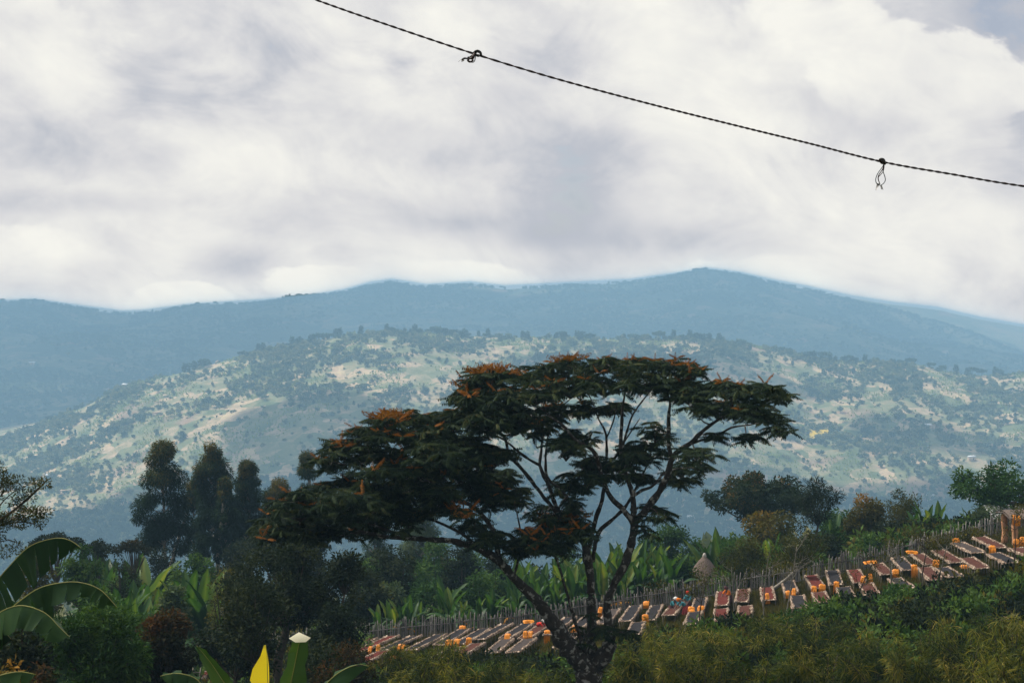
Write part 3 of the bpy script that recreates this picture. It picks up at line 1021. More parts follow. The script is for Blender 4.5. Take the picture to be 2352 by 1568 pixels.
def leaf_data(var, tb):
    if (var, tb) not in LEAFM:
        V, Q = LEAFV[var]
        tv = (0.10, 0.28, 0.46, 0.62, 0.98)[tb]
        r = np.random.default_rng(var * 7 + tb)
        LEAFM[var, tb] = npmesh('pinnate_leaf', V, [Q], L_MAIN, tint=np.clip(tv + (np.repeat(r.random((len(V) + 3) // 4), 4)[:len(V)] - .5) * .22, 0, 1))
    return LEAFM[var, tb]


rM = np.random.default_rng(99)
foliV, foliQ, foliT, fn_ = [], [], [], 0
single = []
flowers = []
twigs = MB()
for (pu, pv, ru, rv, org) in PADS:
    # nearest branch in the picture decides the depth of the pad
    dd = np.hypot(skel_u - pu, ((skel[:, 2] - np.array([P(pu, pv, y_).z for y_ in skel[:, 1]])) / FM))
    j = int(np.argmin(dd))
    dz = rM.normal(0, 1.5)
    c = P(pu, pv, float(skel[j, 1]) + dz)
    ncl = max(3, int(round(ru * rv * (5.0 if pu < 1160 or (1190 < pu < 1350 and pv > 1185) else 3.1) / 175.0)) + 2)
    hub = Vector((c.x, c.y, c.z - rv * FM * 0.9))
    a0 = Vector(skel[j, :3])
    if (hub - a0).length > 0.05:
        mid = (a0 + hub) / 2 + Vector((0, 0, -0.12 * (hub - a0).length * (0.5 if hub.z > a0.z else -0.6)))
        pts, rs = resample([a0, mid, hub], [min(.035, skel[j, 3]), .026, .02], .3)
        twigs.tube([p - Vector(MTo) for p in pts], rs, 5)
    for q in range(ncl):
        th, rr = rM.random() * 6.28, math.sqrt(rM.random())
        dx, dyv = math.cos(th) * rr, math.sin(th) * rr
        tip = c + Vector((dx * ru * FM, rM.normal(0, 0.8), (dyv * 0.8 + 0.35) * rv * FM))
        twigs.tube([hub - Vector(MTo), (hub + tip) / 2 + Vector((0, 0, .02)) - Vector(MTo), tip - Vector(MTo)], [.018, .012, .008], 4, cap=False)
        nl = int(rM.integers(5, 9))
        ph0 = rM.random() * 6.28
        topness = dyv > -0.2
        young = rM.random() < org * 0.8 and topness
        for l in range(nl):
            ph = ph0 + l * 6.28 / nl + rM.normal(0, .2)
            elev = rM.uniform(-0.15, 0.38)
            Mr = Matrix.Rotation(ph, 4, 'Z') @ Matrix.Rotation(-elev, 4, 'Y') @ Matrix.Rotation(rM.normal(0, .25), 4, 'X')
            sc = rM.uniform(0.7, 1.15)
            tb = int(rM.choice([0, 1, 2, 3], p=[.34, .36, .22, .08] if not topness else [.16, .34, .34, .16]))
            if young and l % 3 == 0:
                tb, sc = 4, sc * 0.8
                Mr = Matrix.Rotation(ph, 4, 'Z') @ Matrix.Rotation(-rM.uniform(.5, 1.2), 4, 'Y')
            var = int(rM.integers(0, 5))
            M4 = Matrix.Translation(tip - Vector(MTo)) @ Mr @ Matrix.Scale(sc, 4)
            front = -(tip.y + (1.6 if topness else 0) * -1) + rM.random() * .8
            single.append((front + (0.8 if tb >= 2 else 0), var, tb, M4))
        if org >= 0.6 and topness and rM.random() < 0.55:
            flowers.append(tip)
single.sort(key=lambda t: -t[0])
for (_, var, tb, M4) in single[:300]:
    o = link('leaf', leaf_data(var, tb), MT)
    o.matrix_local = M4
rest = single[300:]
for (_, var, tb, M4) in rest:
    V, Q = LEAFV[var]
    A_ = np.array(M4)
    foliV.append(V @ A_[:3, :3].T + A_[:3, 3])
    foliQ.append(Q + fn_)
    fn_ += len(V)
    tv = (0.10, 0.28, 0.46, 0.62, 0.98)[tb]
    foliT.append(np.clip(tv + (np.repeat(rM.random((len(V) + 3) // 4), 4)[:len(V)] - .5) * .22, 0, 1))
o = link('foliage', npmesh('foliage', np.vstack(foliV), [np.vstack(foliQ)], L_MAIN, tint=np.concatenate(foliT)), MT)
tag(o, kind='stuff')
link('trunk', wood.mesh('trunk', BARK_MAIN, True), MT)
link('twigs', twigs.mesh('twigs', BARK_MAIN, True), MT)['kind'] = 'stuff'
# orange seed-pod and blossom sprays on the highest pads
L_FLOWER = leaf_mat('blossom_orange', stops((0.06, 0.026, 0.004), (0.15, 0.060, 0.006), (0.24, 0.11, 0.012)), 0.35)
fb = []
for tip in flowers:
    for s_ in range(5):
        a = rM.random() * 6.28
        n = 20
        t = rM.random(n)
        d = np.array([math.cos(a) * 1.3, math.sin(a) * 1.3, .45])
        base = np.array(tip - Vector(MTo))
        pos = base + np.array([0, 0, .02]) + d * (t * 0.34)[:, None] + rM.normal(0, .03, (n, 3))
        ll = 0.05 + 0.05 * rM.random(n)
        fb.append(diamonds(pos, rand_unit(n, rM) + np.array([0, 0, .5]), rand_unit(n, rM), ll, ll * .45, rM.random(n)))
if fb:
    off = np.cumsum([0] + [len(b[0]) for b in fb[:-1]])
    o = link('blossom', npmesh('blossom', np.vstack([b[0] for b in fb]), [np.vstack([b[1] + q for b, q in zip(fb, off)])], L_FLOWER, tint=np.concatenate([b[2] for b in fb])), MT)
    tag(o, kind='stuff')
print('main tree leaves', len(single), 'flowers', len(flowers))


# =================================================================== OTHER TREES AND SHRUBS
def tree(name, label, cat, u, vtop, vbot, wF, Y, pal, style='broad', seed=0, dens=1.0, leaf=None, aspect=0.5, group=None, trunk=None, lean=0.0, bark=None, tint=(0.15, 0.85), clump=None, flatness=None, depth=1.0, low=False):
    """trunk + crown filling the picture span wF wide, vtop..vbot high, at distance Y"""
    r = np.random.default_rng(seed + int(u * 7 + vtop * 3))
    m = Fpx(Y)
    bx = P(u, vtop, Y).x
    g = gz(bx, Y)
    ctop, cbot = P(u, vtop, Y).z, max(P(u, vbot, Y).z, g + 0.05)
    if cat == 'shrub' or style == 'bamboo' or low:
        cbot = g + 0.05
    H, Wd = ctop - cbot, wF * m
    cz = (ctop + cbot) / 2
    root = empty(name, (bx - lean, Y, g), label, cat, group)
    O = np.array([bx - lean, Y, g])
    px = wF * 0.4354 * (H / m) * 0.4354          # rough size on screen in pixels
    rc = (clump or {'broad': .22, 'round': .20, 'umbrella': .2, 'euc': .17, 'sparse': .17, 'bamboo': .2, 'spiky': .16}[style]) * min(Wd, H * 1.4)
    rc = max(rc, 0.25)
    nc = int(np.clip((1.9 if style != 'euc' else 1.25) * (Wd / rc) * (H / rc) * 0.5, 8, 90))
    cs = []
    tries = 0
    while len(cs) < nc and tries < 20000:
        tries += 1
        d = rand_unit(1, r)[0] * r.random() ** (0.33 if style != 'umbrella' else 0.4)
        if style == 'umbrella':
            q = np.array([d[0], d[1] * depth, 0])
            z = (1 - (q[0] ** 2 + q[1] ** 2)) * 0.75 + r.uniform(-.35, .12)
            x_ = np.array([q[0], q[1], np.clip(z * 2 - 1, -1, 1) * .95])
        elif style == 'euc':
            z = r.uniform(-1, 1)
            wz = (1.0 if z < -.2 else 1.0 - (z + .2) * .5) * (1 if z < .6 else 1 - (z - .6) * 1.6)
            x_ = np.array([d[0] * wz, d[1] * wz * depth, z])
        elif style == 'bamboo':
            z = 1 - r.random() ** 1.6 * 2
            wz = math.sqrt(max(0.05, 1 - max(z, 0) ** 2))
            x_ = np.array([d[0] * wz, d[1] * wz * depth, z])
        else:
            x_ = np.array([d[0], d[1] * depth, d[2]])
        cs.append(x_)
    cs = np.array(cs)
    if style == 'bamboo':
        # arching culms, each carrying drooping tufts along its upper part
        ncul = 15
        C, rr, tn, culms = [], [], [], []
        for q in range(ncul):
            a = r.random() * 6.28
            base = np.array([bx + .18 * Wd * math.cos(a), Y + .18 * Wd * math.sin(a) * depth, g])
            out = r.uniform(.15, .55) * Wd
            hgt = H * r.uniform(.62, 1.02)
            mid = base + np.array([math.cos(a) * out * .35, math.sin(a) * out * .35, hgt * .75])
            tip = base + np.array([math.cos(a) * out, math.sin(a) * out, hgt * r.uniform(.86, 1.0)])
            culms.append((base, mid, tip))
            tq = r.uniform(.0, .66)
            for f in np.linspace(.22, 1.0, 9):
                pt = (1 - f) ** 2 * base + 2 * f * (1 - f) * (mid * 1.35 - .175 * (base + tip)) + f * f * tip
                C.append(pt + r.normal(0, .10, 3)); rr.append(r.uniform(.18, .5) * (1.2 - .6 * f)); tn.append(np.clip(tq + .25 * (f - .5) + r.normal(0, .08), 0, .8))
        C, rr, tn = np.array(C), np.array(rr), np.array(tn)
        nc = len(C)
    else:
        env = np.array([Wd / 2 - rc * 0.35, Wd / 2 - rc * 0.35, max(H / 2 - rc * 0.35, H * .25)])
        C = cs * env + np.array([bx, Y, cz])
        C[:, 2] = np.maximum(C[:, 2], g + 0.2)
        rr = rc * r.uniform(0.7, 1.25, nc)
        tn = r.uniform(tint[0], tint[1], nc)
        if pal in ('gold', 'rust', 'euc'):            # young growth, with sunlit tops and a shaded right side painted into the tints
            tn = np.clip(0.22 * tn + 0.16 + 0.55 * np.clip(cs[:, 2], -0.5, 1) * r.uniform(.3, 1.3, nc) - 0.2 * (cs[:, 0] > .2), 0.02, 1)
    lf = leaf or {'broad': .30, 'round': .26, 'umbrella': .26, 'euc': .34, 'sparse': .20, 'bamboo': .40, 'spiky': .5}[style]
    asp = {'broad': .5, 'round': .5, 'umbrella': .4, 'euc': .22, 'sparse': .4, 'bamboo': .085, 'spiky': .18}[style] if aspect == 0.5 else aspect
    la = (lf / m * .4354) ** 2 * asp * 0.5        # pixels one leaf covers
    cov = {'broad': 4.6, 'round': 5.5, 'umbrella': 5.0, 'euc': 4.4, 'sparse': 1.3, 'bamboo': 3.0, 'spiky': 2.6}[style] * dens
    ntot = int(np.clip(px * cov / la, 200, 30000))
    cnt = ntot * rr ** 2 / np.sum(rr ** 2)
    V, Q, T = clump_leaves(C, rr, cnt, lf, asp, r, tn, droop=dict(euc=.9, bamboo=.5).get(style, .15), flat=flatness or (0.55 if style == 'umbrella' else .85), up=.5)
    me = npmesh('crown', V - O, [Q], PAL[pal], tint=T)
    link('crown', me, root)['kind'] = 'stuff'
    # wood
    mb = MB()
    tr = trunk if trunk is not None else float(np.clip(0.035 * max(Wd, H), 0.05, 0.4))
    fork = g + (cbot - g) * (0.9 if style != 'euc' else 1.0) + H * (0.12 if style != 'euc' else 0.85)
    if style == 'umbrella': fork = g + max(cbot - g, .3) * 0.75
    if style == 'bamboo':
        for base, mid, tip in culms:
            mb.tube(*[x for x in resample([base - O - np.array([0, 0, .1]), mid - O, tip - O], [.03, .022, .006], .5)], 5, cap=False)
    else:
        base = np.array([bx - lean, Y, g - .15])
        top = np.array([bx, Y, fork])
        mid = (base + top) / 2 + np.array([r.normal(0, .06), 0, 0]) * (fork - g)
        mb.tube(*[x for x in resample([base - O, mid - O, top - O], [tr * 1.25, tr, tr * .75 if style != 'euc' else tr * .3], .5)], 7)
        order = np.argsort(-r.random(nc))[:min(nc, 26)]
        for q in order:
            tip = C[q]
            if style == 'euc':
                f0 = np.clip((tip[2] - rr[q] * 1.6 - g) / (fork - g + 1e-6), .25, .95)
                st = base + (top - base) * f0
            else:
                st = top
            md = (st + tip) / 2 + np.array([0, 0, (-.08 if style != 'umbrella' else .06) * np.linalg.norm(tip - st)])
            mb.tube(*[x for x in resample([st - O, md - O, tip - O], [tr * .42, tr * .25, tr * .08], .6)], 5, cap=False)
    link('trunk', mb.mesh('trunk', bark or BARK, True), root)
    return root


G = 'bamboo thicket in the foreground'
# ---- tall trees, left distance
tree('eucalyptus_tree', 'tallest eucalyptus at left with airy drooping crown and bare trunk', 'tree', 372, 1013, 1262, 140, 168, 'euc', 'euc', 1, 1.3, bark=BARK_PALE, trunk=.2)
tree('eucalyptus_tree', 'second tall eucalyptus from the left, its dense crown reaching the same height', 'tree', 488, 1012, 1290, 118, 172, 'euc', 'euc', 2, 1.7, bark=BARK_PALE)
tree('eucalyptus_tree', 'shorter orange-topped eucalyptus in front of the second tall one', 'tree', 516, 1096, 1285, 66, 166, 'euc', 'euc', 3, 1.6, bark=BARK_PALE)
tree('eucalyptus_tree', 'pointed dark eucalyptus third in the row of tall trees', 'tree', 568, 1058, 1285, 84, 174, 'euc', 'euc', 4, 1.7, bark=BARK_PALE)
tree('eucalyptus_tree', 'rounded eucalyptus with brownish top right of the pointed one', 'tree', 640, 1096, 1280, 104, 176, 'euc', 'euc', 5, 1.7, bark=BARK_PALE)
tree('eucalyptus_tree', 'eucalyptus rising just behind the left wing of the umbrella tree', 'tree', 706, 1042, 1270, 88, 180, 'euc', 'euc', 6, 1.1, bark=BARK_PALE)
tree('eucalyptus_tree', 'low dark eucalyptus filling the gap left of the second tall one', 'tree', 445, 1105, 1285, 74, 178, 'euc', 'euc', 36, 1.1, bark=BARK_PALE)
tree('eucalyptus_tree', 'pale eucalyptus seen through the middle of the umbrella tree', 'tree', 968, 1150, 1310, 96, 190, 'blue', 'euc', 7, 0.8, bark=BARK_PALE)
tree('eucalyptus_tree', 'small pale eucalyptus behind the umbrella tree\'s low left arm', 'tree', 860, 1180, 1310, 80, 186, 'blue', 'euc', 8, 0.8, bark=BARK_PALE)
# ---- left edge
tree('flat_topped_tree', 'dark flat-topped tree behind the highest arching banana leaf', 'tree', 128, 1216, 1262, 135, 150, 'dark', 'umbrella', 9, 1.0)
tree('flat_topped_tree', 'low flat tree between the arching banana leaf and the tallest eucalyptus', 'tree', 222, 1236, 1272, 90, 152, 'dark', 'umbrella', 10, 1.0)
tree('flat_topped_tree', 'small umbrella tree with layered crown below the tallest eucalyptus', 'tree', 306, 1232, 1270, 96, 140, 'rust', 'umbrella', 11, .8, tint=(.05, .4), lean=-.9)
tree('round_tree', 'dense round green tree behind the middle banana leaf', 'tree', 182, 1256, 1400, 96, 118, 'green', 'round', 12, 1.1)
tree('shrub', 'brown twiggy shrub right of the dense round green tree', 'shrub', 285, 1282, 1400, 96, 128, 'dark', 'sparse', 13, 1.6)
tree('shrub', 'broad green shrub under the eucalyptus row', 'shrub', 448, 1256, 1335, 110, 132, 'green', 'broad', 14, 1.0)
tree('shrub', 'green shrub bordering the enset patch at far left', 'shrub', 75, 1262, 1400, 110, 126, 'olive', 'broad', 15, 1.0)
tree('shrub', 'round grey-green shrub beside the tall enset at left', 'shrub', 397, 1338, 1450, 86, 100, 'blue', 'round', 16, 1.0)
tree('shrub', 'low green shrub in front of the enset patch at left', 'shrub', 330, 1392, 1470, 110, 96, 'green', 'broad', 17, 1.0)
tree('shrub', 'leafy shrub filling the slope behind the lowest banana leaf', 'shrub', 60, 1372, 1520, 170, 88, 'green', 'broad', 18, 1.0)
# ---- dark trees left of centre
tree('dark_tree', 'big black-green tree with lumpy crown beneath the umbrella tree\'s left wing', 'tree', 660, 1252, 1440, 330, 86, 'dark', 'broad', 19, 1.0, leaf=.2, clump=.13)
tree('dark_tree', 'dark rounded tree bulging at the right of the black-green tree', 'tree', 790, 1262, 1350, 90, 84, 'dark', 'round', 20, 1.0, leaf=.2)
tree('dark_tree', 'sparse brown-green tree with thin twigs in front of the black-green tree', 'tree', 585, 1335, 1520, 180, 70, 'dark', 'sparse', 21, 2.0, tint=(.3, 1.0))
tree('dark_tree', 'dark bushy tree at the fence end left of the first drying beds', 'tree', 760, 1390, 1500, 140, 80, 'dark', 'broad', 22, 1.1, leaf=.2)
tree('dark_tree', 'dark undergrowth tree between the reddish tree and the yellow banana leaf', 'tree', 540, 1430, 1560, 190, 74, 'dark', 'broad', 23, 0.9, leaf=.2)
tree('shrub', 'dark shrub with feathery leaves above the upright banana leaf', 'shrub', 730, 1458, 1560, 190, 66, 'dark', 'sparse', 24, 1.7)
tree('reddish_tree', 'dark tree with rust-red top left of the twisted banana leaf', 'tree', 374, 1412, 1600, 140, 62, 'rust', 'round', 25, 1.2, leaf=.17)
tree('bamboo', 'broad dark green bamboo-like tree at left below the arching banana leaf', 'tree', 215, 1376, 1620, 210, 58, 'green', 'broad', 26, 1.0, leaf=.26, aspect=.2)
tree('bamboo', 'green fine-leaved bush between the bamboo-like tree and the rust-topped tree', 'shrub', 300, 1440, 1600, 90, 60, 'green', 'sparse', 27, 1.5, leaf=.2)
tree('shrub', 'yellowish shrub at the bottom left corner', 'shrub', 30, 1500, 1620, 100, 50, 'gold', 'broad', 28, 1.0, leaf=.2)
tree('shrub', 'reddish brown shrub at the bottom edge near the left corner', 'shrub', 95, 1520, 1640, 90, 48, 'rust', 'sparse', 29, 1.8)
tree('shrub', 'dark shrub hanging behind the three arching banana leaves', 'shrub', 40, 1400, 1620, 180, 54, 'dark', 'broad', 30, 1.0, leaf=.2)
tree('shrub', 'orange-brown shrub beside the first red drying beds', 'shrub', 810, 1462, 1560, 130, 72, 'rust', 'sparse', 31, 1.9, leaf=.16)
tree('shrub', 'rusty fine-leaved shrub at the bottom edge under the arching banana leaf', 'shrub', 745, 1520, 1620, 130, 60, 'rust', 'sparse', 32, 1.6, leaf=.15)
# ---- behind the fence, middle
for a in [
    ('light green shrub behind the fence just right of the dark trees', 872, 1240, 1375, 100, 150, 'green', 'broad'),
    ('bushy green tree behind the fence under the long low branch', 958, 1265, 1390, 110, 146, 'green', 'broad'),
    ('grey-green shrub low behind the fence near its left end', 890, 1318, 1400, 90, 136, 'blue', 'broad'),
    ('olive shrub at the left end of the fence', 860, 1352, 1430, 100, 130, 'olive', 'broad'),
    ('dense dark green bush behind the fence left of the enset rows', 1090, 1312, 1430, 110, 132, 'green', 'round'),
    ('green bush behind the fence between two enset clumps', 985, 1322, 1410, 90, 134, 'green', 'broad'),
    ('leafy bush behind the fence below the umbrella tree\'s left limb', 1140, 1300, 1390, 90, 142, 'green', 'broad'),
    ('shaded bush behind the fence between the limb and the central trunk', 1240, 1290, 1380, 110, 148, 'dark', 'broad'),
    ('bright green leafy tree beside the right-hand limb, taller than the enset', 1545, 1180, 1290, 84, 160, 'green', 'broad'),
    ('smaller green tree joined left of the bright green leafy tree', 1495, 1204, 1290, 70, 164, 'green', 'broad'),
    ('green tree sloping down right of the bright green leafy tree', 1590, 1218, 1300, 60, 158, 'green', 'broad'),
    ('dark bush left of the thatched hut', 1566, 1268, 1340, 66, 130, 'green', 'broad'),
    ('small bush in front of the fence below the hut', 1505, 1330, 1380, 80, 124, 'olive', 'sparse'),
    ('dark bush right of the thatched hut', 1672, 1272, 1330, 56, 130, 'dark', 'broad'),
]:
    tree('shrub', a[0], 'shrub', a[1], a[2], a[3], a[4], a[5], a[6], a[7], 40, 1.0)
# ---- right-hand trees
tree('umbrella_crowned_tree', 'wide domed tree with orange-flecked crown right of the big umbrella tree', 'tree', 1745, 1094, 1192, 256, 158, 'fleck', 'broad', 50, 1.7, trunk=.3, tint=(.1, .75), clump=.15, lean=.5)
tree('spiky_tree', 'dark feathery tree with pointed tufts touching the domed tree', 'tree', 1880, 1102, 1205, 116, 138, 'dark', 'spiky', 51, 1.0, lean=2.0, trunk=.12, leaf=.4)
tree('tree_orange_green', 'brownish orange bushy tree under the domed tree', 'tree', 1768, 1174, 1270, 120, 144, 'gold', 'broad', 52, 1.1)
tree('sparse_tree', 'grey-brown sparse tree in front of the fence right of the hut', 'tree', 1725, 1232, 1345, 130, 126, 'olive', 'sparse', 53, 2.0, tint=(.0, .5))
tree('sparse_tree', 'tall sparse tree with slanting pale trunk before the fence', 'tree', 1838, 1190, 1310, 130, 116, 'olive', 'sparse', 54, 1.2, lean=2.6, trunk=.13, bark=BARK_PALE, tint=(.0, .4))
tree('round_tree', 'dense round orange-green tree behind the fence at right', 'tree', 1988, 1142, 1262, 96, 140, 'gold', 'round', 55, 1.4, tint=(.2, .6))
tree('broad_tree', 'loose olive tree right of the dense round one', 'tree', 2072, 1124, 1250, 104, 146, 'olive', 'sparse', 56, 2.0)
tree('broad_tree', 'large branching tree overhanging the tin-roofed building at the right edge', 'tree', 2292, 1068, 1178, 212, 133, 'green', 'broad', 57, 1.1, trunk=.3, tint=(.1, .6), clump=.15, lean=-1.0)
tree('small_tree', 'small dark tree with tiered crown left of the large branching tree', 'tree', 2202, 1182, 1245, 36, 134, 'dark', 'round', 58, 1.0)
tree('small_tree', 'green tree behind the fence left of the dense round one', 'tree', 1915, 1150, 1270, 90, 152, 'green', 'broad', 59, 1.0)
for a in [
    ('green shrub hugging the fence below the dense round tree', 1990, 1232, 1290, 110, 127, 'green', 'broad'),
    ('brown-green shrub on the fence right of the dense round tree', 2080, 1208, 1270, 110, 127, 'olive', 'sparse'),
    ('rusty shrub spilling over the fence above the brown drying beds', 2160, 1222, 1282, 90, 119.3, 'gold', 'sparse'),
    ('rusty twiggy shrub over the fence near its right end', 2235, 1212, 1275, 80, 119, 'olive', 'sparse'),
    ('grey-green shrub under the large branching tree', 2262, 1160, 1225, 110, 126, 'blue', 'sparse'),
    ('dark shrub behind the fence under the pair of enset', 2130, 1190, 1250, 110, 134, 'dark', 'broad'),
    ('shaded shrub behind the fence below the feathery tree', 1890, 1215, 1300, 130, 134, 'dark', 'broad'),
]:
    tree('shrub', a[0], 'shrub', a[1], a[2], a[3], a[4], a[5], a[6], a[7], 60, 1.1 if a[7] == 'broad' else 1.7)
# ---- more thicket behind the fence and on the left slope
for a in [
    ('green thicket behind the fence below the domed tree', 1700, 1225, 1310, 120, 140, 'green', 'broad'),
    ('dark thicket behind the fence below the brownish orange tree', 1800, 1232, 1310, 130, 138, 'dark', 'broad'),
    ('dark green thicket behind the fence left of the dense round tree', 1940, 1205, 1290, 90, 136, 'green', 'broad'),
    ('thicket behind the fence under the loose olive tree', 2060, 1190, 1270, 110, 136, 'dark', 'broad'),
    ('low thicket behind the fence between the enset pair and the tiered tree', 2190, 1205, 1260, 110, 132, 'green', 'broad'),
    ('dark thicket at the foot of the tallest eucalyptus', 385, 1240, 1330, 120, 160, 'dark', 'broad'),
    ('dark thicket at the foot of the pointed eucalyptus', 560, 1225, 1320, 160, 160, 'dark', 'broad'),
    ('dark thicket linking the eucalyptus row to the umbrella tree', 690, 1215, 1320, 150, 150, 'dark', 'broad'),
    ('leafy thicket filling the gap beneath the umbrella tree left of the leaning limb', 1010, 1232, 1340, 120, 172, 'green', 'broad'),
    ('dark thicket low behind the umbrella tree\'s leaning limb', 1150, 1262, 1350, 110, 168, 'dark', 'broad'),
    ('green thicket behind the enset rows by the central trunk', 1310, 1258, 1340, 120, 168, 'green', 'broad'),
    ('black-green thicket right of the big dark tree under the long low branch', 900, 1222, 1330, 120, 140, 'dark', 'broad'),
    ('dark tall thicket behind the olive shrub at the left end of the fence', 845, 1290, 1400, 100, 128, 'dark', 'broad'),
    ('deep green thicket below the umbrella tree between two pale eucalyptus', 1060, 1240, 1340, 90, 150, 'dark', 'broad'),
    ('shaded thicket under the umbrella tree\'s long low branch', 850, 1262, 1360, 110, 160, 'dark', 'broad'),
    ('hazy thicket seen under the umbrella tree near the central trunk', 1080, 1248, 1330, 130, 165, 'green', 'broad'),
    ('dark green thicket between the arching leaves and the left enset patch', 215, 1330, 1450, 130, 98, 'green', 'broad'),
    ('brownish thicket right of the tall bright enset', 520, 1290, 1420, 90, 108, 'olive', 'sparse'),
]:
    tree('thicket', a[0], 'shrub', a[1], a[2], a[3], a[4], a[5], a[6], a[7], 65, 1.0)
# ---- dark shrubs below the right-hand beds
for a in [
    ('dark green shrub below the beds, leftmost of the dark hedge', 1975, 1352, 1440, 140, 90, 'dark'),
    ('dark green shrub in the hedge left of the brown round bush', 2080, 1338, 1440, 130, 88, 'green'),
    ('brown-black round bush in the hedge below the beds', 2200, 1340, 1430, 74, 84, 'dark'),
    ('dark shrub right of the brown-black round bush', 2275, 1322, 1420, 110, 90, 'dark'),
    ('green shrub at the right edge below the lowest brown bed', 2345, 1310, 1420, 110, 92, 'green'),
    ('dark green shrub between the hedge and the bamboo thicket', 2140, 1395, 1470, 150, 80, 'dark'),
    ('dark shrub under the middle drying beds by the tall saplings', 1850, 1395, 1470, 130, 86, 'green'),
]:
    tree('shrub', a[0], 'shrub', a[1], a[2], a[3], a[4], a[5], a[6], 'broad', 70, 1.1, leaf=.2)
# ---- bamboo thicket
for i, (u, vt, w, Y) in enumerate([(950, 1478, 130, 76), (1010, 1462, 110, 78), (1085, 1500, 130, 70), (1180, 1508, 140, 70), (1250, 1520, 110, 66), (900, 1530, 120, 62),
                                   (1010, 1545, 150, 58), (1150, 1548, 160, 58), (1470, 1470, 130, 72), (1540, 1430, 140, 80), (1630, 1440, 150, 78), (1720, 1428, 150, 80), (1800, 1405, 150, 82),
                                   (1880, 1420, 140, 78), (1500, 1520, 170, 58), (1620, 1500, 180, 60), (1750, 1490, 190, 62), (1900, 1470, 190, 62), (2010, 1432, 160, 72), (2120, 1440, 160, 68),
                                   (2230, 1432, 160, 66), (2050, 1495, 200, 56), (2220, 1490, 190, 54), (2330, 1390, 130, 64), (2340, 1450, 160, 54), (1420, 1540, 120, 56), (1330, 1560, 100, 54)]):
    where = ['left of the fork', 'left of the fork', 'just left of the trunk', 'just left of the trunk', 'close to the trunk', 'at the bottom edge left of the thicket', 'at the bottom edge left of the trunk', 'at the bottom edge by the trunk'] if i < 8 else None
    lab = ('feathery olive bamboo clump, %s of the eight left of the tree trunk' % ['first', 'second', 'third', 'fifth', 'sixth', 'lowest leftmost', 'lowest middle', 'lowest right'][i]) if i < 8 else \
          'feathery olive bamboo clump, %s counted from the tree trunk rightward' % ['first', 'second', 'third', 'fourth', 'fifth', 'sixth', 'seventh', 'eighth', 'ninth', 'tenth', 'eleventh', 'twelfth', 'thirteenth', 'fourteenth', 'fifteenth', 'sixteenth', 'seventeenth', 'eighteenth', 'nineteenth'][i - 8]
    tree('bamboo_clump', lab, 'bamboo', u, vt, min(1660, vt + 150), w, Y, 'bamboo', 'bamboo', 80 + i, 1.0, group=G)
# ---- thin leafless saplings in front of the beds
def sapling(label, u, vtop, vbase, Y, seed, lean=0):
    r = np.random.default_rng(seed)
    b, t = P(u, vbase, Y), P(u + lean, vtop, Y)
    b.z = gz(b.x, Y)
    root = empty('sapling', b, label, 'sapling', 'thin saplings in front of the drying beds')
    O = Vector(b)
    H = t.z - b.z
    mid = (b + t) / 2 + Vector((r.normal(0, .12), 0, 0)) * H * .3
    pts, rs = resample([b - O, mid - O, t - O], [.05, .04, .02], .4)
    mb = MB(); mb.tube(pts, rs, 6)
    C = []
    for q in range(9):
        f = r.uniform(.45, 1)
        s = pts[int(f * (len(pts) - 1))]
        a = r.random() * 6.28
        L = H * r.uniform(.15, .32)
        e = s + Vector((math.cos(a), math.sin(a), r.uniform(.4, 1.1))).normalized() * L
        m2 = (s + e) / 2 + Vector((0, 0, -.06 * L))
        mb.tube([s, m2, e], [.02, .013, .006], 4, cap=False)
        for w in range(3):
            e2 = e + Vector((r.normal(0, .5), r.normal(0, .5), r.uniform(0, .6))) * L * .5
            mb.tube([(s + e) / 2, (m2 + e2) / 2 + Vector((0, 0, .02)), e2], [.010, .007, .004], 4, cap=False)
            C.append(e2); 
    link('trunk', mb.mesh('trunk', BARK_PALE if seed % 2 else BARK, True), root)
    V, Q, T = clump_leaves(np.array([tuple(c) for c in C]), [0.28] * len(C), [16] * len(C), .13, .4, r, r.uniform(.1, .7, len(C)))
    link('crown', npmesh('crown', V, [Q], L_OLIVE, tint=T), root)['kind'] = 'stuff'


for i, (u, vt, vb, Y, ln, lab) in enumerate([
    (1800, 1255, 1400, 96, 30, 'thin forked sapling crossing the red beds right of the people'),
    (1935, 1290, 1415, 92, 70, 'slanting sapling in front of the dark bed near the yellow tarps'),
    (2033, 1265, 1400, 92, 6, 'slender straight sapling in front of the brown front-row bed'),
    (2112, 1235, 1405, 94, 22, 'pale-stemmed sapling before the brown upper beds at right'),
    (2150, 1250, 1400, 94, 26, 'sapling leaning right beside the pale-stemmed one'),
    (2320, 1190, 1370, 92, 10, 'bare sapling in front of the mud pillar at right'),
    (1690, 1300, 1450, 94, -10, 'thin sapling standing over the red bed beside the seated worker'),
    (1610, 1330, 1450, 94, 14, 'sapling with feathery tufts in front of the standing workers'),
    (1755, 1275, 1440, 94, 10, 'sapling at the edge of the red bed left of the thin forked one'),
]):
    sapling(lab, u, vt, vb, Y, i + 1, ln)
